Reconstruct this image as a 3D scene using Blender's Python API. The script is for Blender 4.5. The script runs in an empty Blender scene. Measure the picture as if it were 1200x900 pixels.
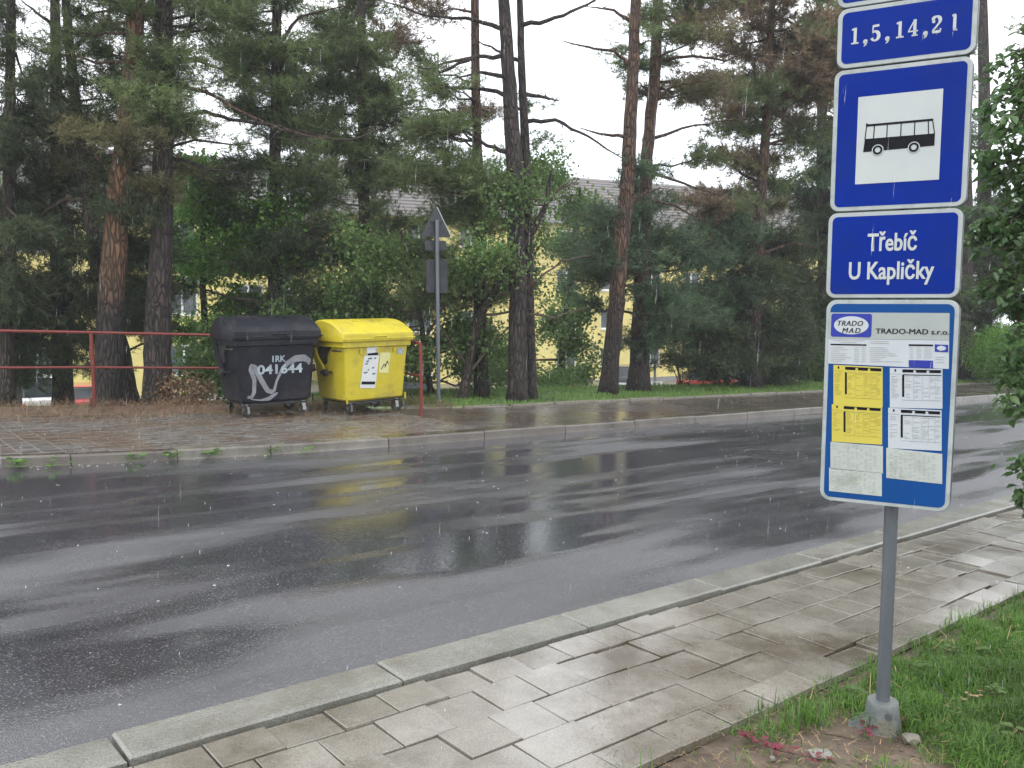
import bpy, bmesh, math, random
import numpy as np
import mathutils
from mathutils import Vector, Matrix, Euler
R = math.radians
rnd = random.Random(7)
rng = np.random.default_rng(11)
SC = bpy.context.scene
COL = SC.collection

# ------------------------------------------------------------------ camera, sky, sun, exposure
FPX, EYE = 1000.0, 1.5                      # focal length in pixels of the 1200 px wide photograph, eye height
PITCH = math.atan(100 / FPX)
cd = bpy.data.cameras.new('camera'); cam = bpy.data.objects.new('camera', cd); COL.objects.link(cam)
cd.sensor_width = 36; cd.lens = 36 * FPX / 1200; cd.clip_start = .05; cd.clip_end = 2000
cam.location = (0, 0, EYE); cam.rotation_euler = (math.pi / 2 - PITCH, 0, 0)
SC.camera = cam
SC.view_settings.view_transform = 'Standard'; SC.view_settings.look = 'None'
SC.view_settings.gamma = 1; SC.view_settings.exposure = 0.74
SUN_EL, SUN_AZ = R(58), R(200)
W = bpy.data.worlds.new('World'); SC.world = W; W.use_nodes = True
nt = W.node_tree; nt.nodes.clear()
wo = nt.nodes.new('ShaderNodeOutputWorld'); bg = nt.nodes.new('ShaderNodeBackground')
sky = nt.nodes.new('ShaderNodeTexSky'); sky.sky_type = 'NISHITA'; sky.sun_disc = False
sky.sun_elevation = SUN_EL; sky.sun_rotation = SUN_AZ
hs = nt.nodes.new('ShaderNodeHueSaturation'); hs.inputs['Saturation'].default_value = .35
nz = nt.nodes.new('ShaderNodeTexNoise'); nz.inputs['Scale'].default_value = 2.2; nz.inputs['Detail'].default_value = 5
tc = nt.nodes.new('ShaderNodeTexCoord'); nt.links.new(tc.outputs['Generated'], nz.inputs['Vector'])
cr = nt.nodes.new('ShaderNodeValToRGB')     # overcast cloud deck
cr.color_ramp.elements[0].position = .3; cr.color_ramp.elements[0].color = (.84, .90, 1.0, 1)
cr.color_ramp.elements[1].position = .7; cr.color_ramp.elements[1].color = (1, 1.0, 1.0, 1)
nt.links.new(nz.outputs['Fac'], cr.inputs[0])
vm = nt.nodes.new('ShaderNodeVectorMath'); vm.operation = 'SCALE'; vm.inputs['Scale'].default_value = 13.5
nt.links.new(cr.outputs[0], vm.inputs[0])
mx = nt.nodes.new('ShaderNodeMixRGB'); mx.inputs[0].default_value = .85
nt.links.new(sky.outputs[0], hs.inputs['Color']); nt.links.new(hs.outputs[0], mx.inputs[1]); nt.links.new(vm.outputs[0], mx.inputs[2])
nt.links.new(mx.outputs[0], bg.inputs[0]); bg.inputs[1].default_value = .1
nt.links.new(bg.outputs[0], wo.inputs[0])
sl = bpy.data.lights.new('sun', 'SUN'); sl.energy = .9; sl.angle = R(25); sl.color = (1, .97, .92)
sun = bpy.data.objects.new('sun', sl); COL.objects.link(sun)
sd = Vector((math.sin(SUN_AZ) * math.cos(SUN_EL), math.cos(SUN_AZ) * math.cos(SUN_EL), math.sin(SUN_EL)))
sun.rotation_euler = sd.to_track_quat('Z', 'Y').to_euler(); sun.location = (0, 0, 30)

# ------------------------------------------------------------------ measured geometry of the place
def ray(px, py):
    x = (px - 600) / FPX; y = -(py - 450) / FPX; c, s = math.cos(PITCH), math.sin(PITCH)
    return np.array([x, c + y * s, -s + y * c])
def at(px, py, depth):                       # world point seen at that bearing, depth metres ahead
    d = ray(px, py); return np.array([0, 0, EYE]) + d * (depth / d[1])
def hit(px, py, P0, n):                      # point of the plane through P0 with normal n
    d = ray(px, py); C0 = np.array([0, 0, EYE]); return C0 + d * (((np.array(P0) - C0) @ n) / (d @ n))
_r = ray(1807, 416); RD = _r[:2] / np.hypot(*_r[:2]); ND = np.array([-RD[1], RD[0]])
SLOPE = _r[2] / np.hypot(*_r[:2])            # the street runs downhill to the right
ROADANG = math.atan2(RD[1], RD[0])
def sn(x, y): return x * RD[0] + y * RD[1], x * ND[0] + y * ND[1]
def W3(s, n, h=0.0): return (RD[0] * s + ND[0] * n, RD[1] * s + ND[1] * n, SLOPE * s + h)
def gnd(px, py, h=0.0):
    d = ray(px, py); t = (h - EYE) / (d[2] - SLOPE * (d[0] * RD[0] + d[1] * RD[1])); return np.array([0, 0, EYE]) + t * d
KN_OUT, KN_IN, PAV_E = 3.1, 2.885, 1.86
def far_kerb(s): return float(np.interp(s, [-10, .5, 1.4, 2.6, 4.6, 6, 9, 60], [10.6, 9.85, 9.6, 9.33, 9.07, 9.05, 9.05, 9.05]))
def pav_back(s): return float(np.interp(s, [-10, 1, 4.4, 7.0, 8.2, 9.7, 20, 60], [14.0, 13.5, 12.7, 12.3, 11.75, 11.6, 11.45, 11.4]))
def brink(s): return float(np.interp(s, [-20, 4, 10, 18, 30], [16.5, 15.8, 14.2, 13.3, 13.1]))
def lot(s): return float(np.interp(s, [5, 35], [-3.4, -2.45]))
def sm(a, b, x): t = min(1, max(0, (x - a) / (b - a))); return t * t * (3 - 2 * t)
def terr(s, n):                              # height above the tilted street plane
    if n < KN_OUT: return 0.0
    if n < far_kerb(s): return -.1
    pb = pav_back(s); bk = brink(s)
    h = 0.0 if n < pb else .03 + (float(np.interp(s, [5, 9], [-.18, .0]))) * sm(pb + .3, pb + 1.8, n)
    return h + lot(s) * sm(bk, bk + 10, n)
def gz(x, y):
    s, n = sn(x, y); return SLOPE * s + terr(s, n)

# ------------------------------------------------------------------ materials
def N(nt, t, **k):
    n = nt.nodes.new('ShaderNode' + t)
    for a, b in k.items():
        if a in n.inputs: n.inputs[a].default_value = b
        else: setattr(n, a, b)
    return n
def newmat(name):
    m = bpy.data.materials.new(name); m.use_nodes = True; nt = m.node_tree; nt.nodes.clear()
    o = N(nt, 'OutputMaterial'); b = N(nt, 'BsdfPrincipled'); nt.links.new(b.outputs[0], o.inputs[0]); return m, nt, b, o
def c4(c): return (c[0], c[1], c[2], 1)
def mat(name, c1, c2=None, scale=8, rough=.5, rough2=None, bump=0, bscale=40, stretch=(1, 1, 1), metal=0, detail=4, dirt=None, dscale=3, dlo=.5, dhi=.7, coat=0, world=False, low=None, spec=.5, bdist=.01, speck=0, cracks=0):
    m, nt, b, o = newmat(name); L = nt.links.new
    c2 = c2 or tuple(v * .8 for v in c1)
    tc = N(nt, 'TexCoord'); mp = N(nt, 'Mapping'); mp.inputs['Scale'].default_value = stretch
    if world:
        gg = N(nt, 'NewGeometry'); L(gg.outputs['Position'], mp.inputs['Vector']); mp.inputs['Rotation'].default_value = (0, 0, -ROADANG)
    else: L(tc.outputs['Object'], mp.inputs['Vector'])
    nz = N(nt, 'TexNoise', Scale=scale, Detail=detail, Roughness=.65); L(mp.outputs[0], nz.inputs['Vector'])
    rp = N(nt, 'ValToRGB'); rp.color_ramp.elements[0].position = .32; rp.color_ramp.elements[1].position = .68
    rp.color_ramp.elements[0].color = c4(c1); rp.color_ramp.elements[1].color = c4(c2); L(nz.outputs['Fac'], rp.inputs[0])
    colour = rp.outputs[0]
    if dirt:
        n2 = N(nt, 'TexNoise', Scale=dscale, Detail=6, Roughness=.7); L(mp.outputs[0], n2.inputs['Vector'])
        mr = N(nt, 'MapRange'); mr.inputs[1].default_value = dlo; mr.inputs[2].default_value = dhi; L(n2.outputs['Fac'], mr.inputs[0])
        mm = N(nt, 'MixRGB'); L(mr.outputs[0], mm.inputs[0]); L(colour, mm.inputs[1]); mm.inputs[2].default_value = c4(dirt); colour = mm.outputs[0]
    if speck:
        sk = N(nt, 'TexNoise', Scale=160.0, Detail=2, Roughness=.7); L(mp.outputs[0], sk.inputs['Vector']); sr = N(nt, 'MapRange'); sr.inputs[1].default_value = .3; sr.inputs[2].default_value = .7; sr.inputs[3].default_value = 1 - speck; sr.inputs[4].default_value = 1 + speck; L(sk.outputs['Fac'], sr.inputs[0])
        sv = N(nt, 'VectorMath', operation='SCALE'); L(colour, sv.inputs[0]); L(sr.outputs[0], sv.inputs['Scale']); colour = sv.outputs[0]
    if low:                                       # bark: other colour on the lower stem
        sz = N(nt, 'SeparateXYZ'); L(tc.outputs['Object'], sz.inputs[0]); az_ = N(nt, 'Math', operation='MULTIPLY_ADD'); az_.inputs[1].default_value = 1.6; L(nz.outputs['Fac'], az_.inputs[0]); L(sz.outputs['Z'], az_.inputs[2])
        mz = N(nt, 'MapRange'); mz.inputs[1].default_value = low[0] + .8; mz.inputs[2].default_value = low[1] + .8; L(az_.outputs[0], mz.inputs[0])
        mm = N(nt, 'MixRGB'); L(mz.outputs[0], mm.inputs[0]); mm.inputs[1].default_value = c4(low[2]); L(colour, mm.inputs[2]); colour = mm.outputs[0]
    L(colour, b.inputs['Base Color'])
    if rough2 is not None:
        n3 = N(nt, 'TexNoise', Scale=scale * .7, Detail=3); L(mp.outputs[0], n3.inputs['Vector'])
        mr = N(nt, 'MapRange'); mr.inputs[1].default_value = .35; mr.inputs[2].default_value = .65; mr.inputs[3].default_value = rough; mr.inputs[4].default_value = rough2
        L(n3.outputs['Fac'], mr.inputs[0]); L(mr.outputs[0], b.inputs['Roughness'])
    else: b.inputs['Roughness'].default_value = rough
    b.inputs['Metallic'].default_value = metal; b.inputs['Specular IOR Level'].default_value = spec; b.inputs['Coat Weight'].default_value = coat; b.inputs['Coat Roughness'].default_value = .12
    if cracks:                                    # plates of bark with dark furrows between them
        mc = N(nt, 'Mapping'); mc.inputs['Scale'].default_value = (1, 1, .22); L(tc.outputs['Object'], mc.inputs['Vector'])
        wn = N(nt, 'TexNoise', Scale=5.0, Detail=2); L(mc.outputs[0], wn.inputs['Vector']); wa = N(nt, 'VectorMath', operation='MULTIPLY_ADD'); wa.inputs[1].default_value = (.16,) * 3; L(wn.outputs['Color'], wa.inputs[0]); L(mc.outputs[0], wa.inputs[2])
        vo = N(nt, 'TexVoronoi', Scale=cracks, feature='DISTANCE_TO_EDGE'); L(wa.outputs[0], vo.inputs['Vector'])
        cm = N(nt, 'MapRange'); cm.inputs[1].default_value = .02; cm.inputs[2].default_value = .22; L(vo.outputs['Distance'], cm.inputs[0])
        cs_ = N(nt, 'MapRange'); cs_.inputs[3].default_value = .42; cs_.inputs[4].default_value = 1.3; L(cm.outputs[0], cs_.inputs[0])
        cv = N(nt, 'VectorMath', operation='SCALE'); L(colour, cv.inputs[0]); L(cs_.outputs[0], cv.inputs['Scale']); L(cv.outputs[0], b.inputs['Base Color'])
        n4 = N(nt, 'TexNoise', Scale=bscale, Detail=5, Roughness=.6); L(mp.outputs[0], n4.inputs['Vector'])
        hh = N(nt, 'MixRGB'); hh.inputs[0].default_value = .35; L(cm.outputs[0], hh.inputs[1]); L(n4.outputs['Fac'], hh.inputs[2])
        bp = N(nt, 'Bump', Strength=1.0, Distance=bdist); L(hh.outputs[0], bp.inputs['Height']); L(bp.outputs[0], b.inputs['Normal'])
    elif bump:
        n4 = N(nt, 'TexNoise', Scale=bscale, Detail=5, Roughness=.6); L(mp.outputs[0], n4.inputs['Vector'])
        bp = N(nt, 'Bump', Strength=bump, Distance=bdist); L(n4.outputs['Fac'], bp.inputs['Height']); L(bp.outputs[0], b.inputs['Normal'])
    return m
def leafmat(name, c1, c2, trans=.3, rough=.45):
    m, nt, b, o = newmat(name); L = nt.links.new
    g = N(nt, 'NewGeometry'); rp = N(nt, 'ValToRGB')
    e = rp.color_ramp.elements; e[0].color = c4(c1); e[1].color = c4(c2)
    L(g.outputs['Random Per Island'], rp.inputs[0])
    nz = N(nt, 'TexNoise', Scale=1.1, Detail=3); tc = N(nt, 'TexCoord'); L(tc.outputs['Object'], nz.inputs['Vector'])
    hv = N(nt, 'HueSaturation'); mr = N(nt, 'MapRange'); mr.inputs[1].default_value = .3; mr.inputs[2].default_value = .7; mr.inputs[3].default_value = .65; mr.inputs[4].default_value = 1.4
    L(nz.outputs['Fac'], mr.inputs[0]); L(mr.outputs[0], hv.inputs['Value']); L(rp.outputs[0], hv.inputs['Color'])
    L(hv.outputs[0], b.inputs['Base Color']); b.inputs['Roughness'].default_value = rough
    t = N(nt, 'BsdfTranslucent'); L(hv.outputs[0], t.inputs[0]); mx = N(nt, 'MixShader'); mx.inputs[0].default_value = trans
    L(b.outputs[0], mx.inputs[1]); L(t.outputs[0], mx.inputs[2]); L(mx.outputs[0], o.inputs[0]); return m

def road_material():
    m, nt, b, o = newmat('wet_asphalt'); L = nt.links.new
    g = N(nt, 'NewGeometry'); mp = N(nt, 'Mapping'); mp.inputs['Rotation'].default_value = (0, 0, -ROADANG); L(g.outputs['Position'], mp.inputs['Vector'])
    ms = N(nt, 'Mapping'); ms.inputs['Scale'].default_value = (.28, 1.35, 1); L(mp.outputs[0], ms.inputs['Vector'])
    a = N(nt, 'TexNoise', Scale=1.0, Detail=3, Roughness=.48, Distortion=.1); L(ms.outputs[0], a.inputs['Vector'])
    sx = N(nt, 'SeparateXYZ'); L(mp.outputs[0], sx.inputs[0])
    m2 = N(nt, 'Mapping'); m2.inputs['Scale'].default_value = (.42, 3.2, 1); L(mp.outputs[0], m2.inputs['Vector'])
    a2 = N(nt, 'TexNoise', Scale=1.0, Detail=1.5, Roughness=.45); L(m2.outputs[0], a2.inputs['Vector'])
    am = N(nt, 'Math', operation='MULTIPLY_ADD'); am.inputs[1].default_value = .45; L(a2.outputs['Fac'], am.inputs[0]); 
    a3 = N(nt, 'Math', operation='SUBTRACT'); a3.inputs[1].default_value = .225; L(a.outputs['Fac'], a3.inputs[0]); L(a3.outputs[0], am.inputs[2])
    rs = N(nt, 'MapRange'); rs.inputs[1].default_value = 4.0; rs.inputs[2].default_value = 14.0; rs.inputs[3].default_value = 0; rs.inputs[4].default_value = .10; L(sx.outputs['X'], rs.inputs[0])
    fw = N(nt, 'MapRange'); fw.inputs[1].default_value = 6.0; fw.inputs[2].default_value = 8.2; fw.inputs[3].default_value = 0; fw.inputs[4].default_value = -.075; L(sx.outputs['Y'], fw.inputs[0])
    ar0 = N(nt, 'Math', operation='ADD'); L(am.outputs[0], ar0.inputs[0]); L(fw.outputs[0], ar0.inputs[1])
    ar = N(nt, 'Math', operation='ADD'); L(ar0.outputs[0], ar.inputs[0]); L(rs.outputs[0], ar.inputs[1])
    edge = N(nt, 'MapRange'); edge.inputs[1].default_value = 3.2; edge.inputs[2].default_value = 4.9; edge.inputs[3].default_value = .17; edge.inputs[4].default_value = 0; L(sx.outputs['Y'], edge.inputs[0])
    tw = N(nt, 'Math', operation='MULTIPLY'); tw.inputs[1].default_value = 2.6; L(sx.outputs['Y'], tw.inputs[0])
    sn_ = N(nt, 'Math', operation='SINE'); L(tw.outputs[0], sn_.inputs[0])
    tm = N(nt, 'Math', operation='MULTIPLY'); tm.inputs[1].default_value = .035; L(sn_.outputs[0], tm.inputs[0])
    ad = N(nt, 'Math', operation='ADD'); L(ar.outputs[0], ad.inputs[0]); L(edge.outputs[0], ad.inputs[1])
    ad2 = N(nt, 'Math', operation='ADD'); L(ad.outputs[0], ad2.inputs[0]); L(tm.outputs[0], ad2.inputs[1])
    dry = N(nt, 'MapRange'); dry.inputs[1].default_value = .47; dry.inputs[2].default_value = .68; L(ad2.outputs[0], dry.inputs[0])   # 0 film of water, 1 grain stands out
    fine = N(nt, 'TexVoronoi', Scale=150.0); L(g.outputs['Position'], fine.inputs['Vector'])
    grain = N(nt, 'TexNoise', Scale=90.0, Detail=3, Roughness=.7); L(g.outputs['Position'], grain.inputs['Vector'])
    rp = N(nt, 'ValToRGB'); e = rp.color_ramp.elements; e[0].position = .3; e[0].color = (.018, .018, .022, 1); e[1].position = .58; e[1].color = (.060, .058, .066, 1)
    e2 = rp.color_ramp.elements.new(.68); e2.color = (.20, .195, .195, 1); L(grain.outputs['Fac'], rp.inputs[0])
    pt = N(nt, 'TexNoise', Scale=.7, Detail=6, Roughness=.7); L(mp.outputs[0], pt.inputs['Vector'])
    pr = N(nt, 'MapRange'); pr.inputs[1].default_value = .3; pr.inputs[2].default_value = .7; pr.inputs[3].default_value = .75; pr.inputs[4].default_value = 1.35; L(pt.outputs['Fac'], pr.inputs[0])
    sc = N(nt, 'VectorMath', operation='SCALE'); L(rp.outputs[0], sc.inputs[0]); L(pr.outputs[0], sc.inputs['Scale']); L(sc.outputs[0], b.inputs['Base Color'])
    ro = N(nt, 'MapRange'); ro.inputs[3].default_value = .05; ro.inputs[4].default_value = .45; L(dry.outputs[0], ro.inputs[0]); L(ro.outputs[0], b.inputs['Roughness'])
    b.inputs['IOR'].default_value = 1.72; b.inputs['Specular IOR Level'].default_value = 1.0
    st = N(nt, 'MapRange'); st.inputs[3].default_value = .02; st.inputs[4].default_value = .6; L(dry.outputs[0], st.inputs[0])
    b1 = N(nt, 'Bump', Distance=.006); L(st.outputs[0], b1.inputs['Strength']); L(fine.outputs['Distance'], b1.inputs['Height'])
    rip = N(nt, 'TexNoise', Scale=38.0, Detail=3); L(g.outputs['Position'], rip.inputs['Vector'])
    b2 = N(nt, 'Bump', Strength=.09, Distance=.01); L(rip.outputs['Fac'], b2.inputs['Height']); L(b1.outputs[0], b2.inputs['Normal']); L(b2.outputs[0], b.inputs['Normal'])
    return m

M = dict(
    road=road_material(),
    slab=mat('wet_concrete_slab', (.165, .148, .120), (.27, .248, .21), 3.0, .03, .26, .12, 60, spec=1.0, coat=.5, speck=.3, dirt=(.10, .078, .05), dscale=1.3, dlo=.48, dhi=.66, world=True),
    kerb=mat('kerb_concrete', (.15, .15, .13), (.235, .23, .20), 3, .06, .32, .35, 70, spec=.8, speck=.35, dirt=(.14, .12, .09), dscale=2.5, dlo=.5, dhi=.72, world=True),
    kerbm=mat('kerb_worn', (.13, .12, .10), (.20, .185, .16), 4, .1, .4, .5, 70, dirt=(.08, .065, .05), dscale=2.5, dlo=.45, dhi=.7, world=True),
    kerbd=mat('kerb_dirty', (.08, .066, .052), (.15, .13, .105), 5, .04, .25, .25, 70, spec=.9, speck=.3, dirt=(.05, .038, .028), dscale=2.5, dlo=.45, dhi=.65, world=True),
    dark=mat('joint_dirt', (.022, .018, .014), (.05, .04, .03), 12, .8, None, .6, 50),
    soil=mat('wet_soil', (.085, .058, .038), (.16, .12, .085), 9, .35, .7, .9, 45, dirt=(.05, .035, .025), dscale=5, world=True),
    turf=mat('turf_ground', (.07, .13, .03), (.12, .19, .045), 4, .7, None, .6, 30, dirt=(.1, .075, .045), dscale=1.2, dlo=.52, dhi=.66, world=True),
    brick=mat('grey_paver', (.10, .095, .09), (.17, .16, .145), 5, .1, .35, .3, 60, spec=.8, speck=.3, dirt=(.115, .08, .055), dscale=.8, dlo=.42, dhi=.6, world=True),
    farasph=mat('footway_asphalt', (.065, .055, .05), (.11, .095, .085), 1.2, .05, .36, .16, 90, spec=.9, dirt=(.10, .066, .045), dscale=.9, world=True),
    lot=mat('lot_asphalt', (.10, .10, .10), (.15, .15, .15), 1, .3),
    needle_litter=leafmat('needle_litter', (.10, .055, .03), (.26, .17, .10), .1),
    bark_or=mat('pine_bark_orange', (.20, .105, .05), (.09, .055, .035), 3.2, .8, None, 1.0, 22, (1, 1, .35), low=(1.6, 2.4, (.034, .025, .023)), bdist=.05, cracks=17.0),
    bark=mat('pine_bark_grey', (.022, .017, .016), (.065, .047, .040), 5, .8, None, 1.0, 20, (1.6, 1.6, .28), bdist=.05, cracks=17.0),
    bark_red=mat('pine_bark_red', (.14, .075, .045), (.06, .04, .03), 4, .8, None, 1.0, 24, (1.4, 1.4, .3), low=(1.2, 2.6, (.034, .024, .021)), bdist=.05, cracks=17.0),
    bark_dk=mat('spruce_bark', (.035, .026, .021), (.075, .058, .046), 5, .85, None, 1.0, 20, (1.5, 1.5, .3), bdist=.05, cracks=19.0),
    twig=mat('twig_bark', (.05, .035, .026), (.095, .065, .045), 8, .8),
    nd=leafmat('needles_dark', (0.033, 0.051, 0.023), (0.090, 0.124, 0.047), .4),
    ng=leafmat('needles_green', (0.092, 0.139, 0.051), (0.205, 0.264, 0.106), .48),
    no=leafmat('needles_olive', (0.116, 0.116, 0.050), (0.220, 0.204, 0.094), .4),
    nb=leafmat('needles_bluegreen', (0.056, 0.106, 0.056), (0.138, 0.206, 0.106), .45),
    nr=leafmat('needles_brown', (0.161, 0.115, 0.067), (0.310, 0.236, 0.144), .4),
    lg=leafmat('leaves_green', (0.090, 0.221, 0.030), (0.206, 0.386, 0.068), .5),
    ld=leafmat('leaves_dull', (0.076, 0.152, 0.041), (0.179, 0.276, 0.083), .5),
    ln=leafmat('leaves_near', (0.046, 0.103, 0.034), (0.115, 0.196, 0.069), .45, .3),
    grass=leafmat('grass_blades', (.035, .11, .012), (.14, .27, .035), .4),
    grass2=leafmat('verge_blades', (.09, .19, .035), (.20, .31, .08), .45),
    redleaf=leafmat('red_leaves', (.10, .012, .025), (.24, .03, .06), .25),
    dryleaf=leafmat('dry_leaves', (.28, .17, .08), (.42, .29, .16), .2),
    stone=mat('stone', (.13, .115, .09), (.24, .22, .18), 14, .4, None, .8, 40),
    rail=mat('red_rail_paint', (.20, .03, .024), (.14, .025, .02), 9, .3, .5, .2, 40, dirt=(.12, .05, .03), dscale=7, dlo=.55, dhi=.75),
    steel=mat('galvanised_steel', (.11, .125, .145), (.16, .175, .195), 6, .32, .5, .1, 40, (1, 1, .3), metal=.35),
    bright=mat('bright_metal', (.55, .55, .55), (.4, .4, .4), 8, .35, metal=.8),
    alu=mat('sign_back_grey', (.032, .034, .04), (.05, .053, .06), 4, .5, metal=.2),
    boot=mat('cast_boot_grey', (.10, .115, .115), (.17, .185, .18), 9, .4, .6, .4, 50, dirt=(.14, .11, .07), dscale=9),
    blue=mat('sign_blue', (.0, .017, .21), (.0, .022, .25), 3, .35, .5, .02, 30, spec=.1, dirt=(.006, .024, .18), dscale=7, dlo=.45, dhi=.8),
    bblue=mat('board_blue', (.001, .05, .20), (.002, .06, .24), 3, .35, .5, .03, 30, spec=.2),
    white=mat('sign_white', (.42, .46, .46), (.48, .52, .51), 3, .3, .4, .03, 30),
    rimw=mat('plate_rim', (.33, .37, .37), (.40, .44, .44), 5, .35, .45, dirt=(.2, .22, .2), dscale=14, dlo=.5, dhi=.8),
    edge=mat('plate_edge', (.05, .06, .065), (.09, .10, .11), 4, .4),
    ink=mat('black_ink', (.004, .004, .008), (.008, .008, .012), 5, .4, spec=.15),
    lblue=mat('logo_blue', (.012, .025, .27), (.015, .03, .3), 5, .3),
    head=mat('heading_panel', (.30, .34, .33), (.35, .39, .37), 4, .35, .45),
    paper=mat('paper_white', (.42, .46, .49), (.48, .52, .55), 3, .35, .5, .1, 20),
    paper2=mat('paper_faded', (.38, .42, .39), (.45, .48, .45), 5, .35, .5, .1, 20, dirt=(.30, .33, .28), dscale=12, dlo=.5, dhi=.7),
    ypaper=mat('paper_yellow', (.50, .43, .06), (.55, .47, .07), 3, .35, .5, .1, 20),
    faint=mat('faint_print', (.33, .35, .35), (.42, .44, .44), 30, .5),
    yprint=mat('faint_print_on_yellow', (.38, .34, .06), (.48, .42, .07), 30, .5),
    pblack=mat('bin_black_plastic', (.005, .006, .011), (.010, .010, .018), 4, .35, .55, spec=.3, bump=.15, bscale=30, dirt=(.035, .033, .036), dscale=2.2, dlo=.5, dhi=.75),
    pyellow=mat('bin_yellow_plastic', (.52, .43, .025), (.60, .50, .035), 3, .25, .42, .12, 30, dirt=(.30, .25, .06), dscale=2.6, dlo=.5, dhi=.75),
    rubber=mat('rubber', (.012, .012, .012), (.025, .025, .025), 6, .5),
    paint=mat('silver_spray', (.16, .17, .19), (.27, .28, .31), 6, .5, None, .1, 30),
    stencil=mat('pale_stencil', (.42, .5, .52), (.25, .3, .33), 16, .5),
    facade=mat('yellow_render', (.72, .60, .20), (.78, .66, .25), 1.2, .7, None, .1, 20, dirt=(.6, .5, .2), dscale=.4),
    plinth=mat('grey_plinth', (.2, .2, .2), (.28, .27, .26), 2, .7),
    roof=mat('roof_tiles', (.11, .10, .10), (.17, .155, .15), 3, .4, .6, .5, 6, dirt=(.2, .16, .14), dscale=.6),
    wframe=mat('window_white', (.7, .72, .72), (.78, .8, .8), 3, .4),
    glass=mat('window_glass', (.05, .06, .07), (.12, .14, .15), .8, .06),
    carglass=mat('car_glass', (.02, .025, .03), (.03, .035, .04), 2, .05),
    red=mat('car_red', (.35, .02, .02), (.4, .025, .02), 2, .2, coat=.5),
    cwhite=mat('car_white', (.6, .6, .6), (.7, .7, .7), 2, .25, coat=.5),
    cdark=mat('car_dark', (.02, .022, .028), (.03, .032, .04), 2, .2, coat=.5),
    corange=mat('car_orange', (.5, .12, .05), (.55, .15, .06), 2, .25, coat=.5),
    lampg=mat('tail_lamp', (.4, .02, .01), (.45, .03, .02), 2, .2),
    iron=mat('cast_iron', (.035, .035, .037), (.06, .06, .062), 10, .08, .3, .5, 60),
    sticker=mat('sticker_white', (.6, .62, .62), (.66, .68, .68), 4, .4),
    sticker2=mat('sticker_pale', (.62, .62, .25), (.7, .68, .35), 10, .4),
)
def rain_mat():
    m, nt, b, o = newmat('water_drop'); b.inputs['Base Color'].default_value = (.9, .95, 1, 1); b.inputs['Roughness'].default_value = .05
    b.inputs['Transmission Weight'].default_value = .25; b.inputs['IOR'].default_value = 1.33; b.inputs['Alpha'].default_value = .55; return m
M['drop'] = rain_mat()
M['splash'] = rain_mat(); M['drop'].node_tree.nodes['Principled BSDF'].inputs['Alpha'].default_value = .24

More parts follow.
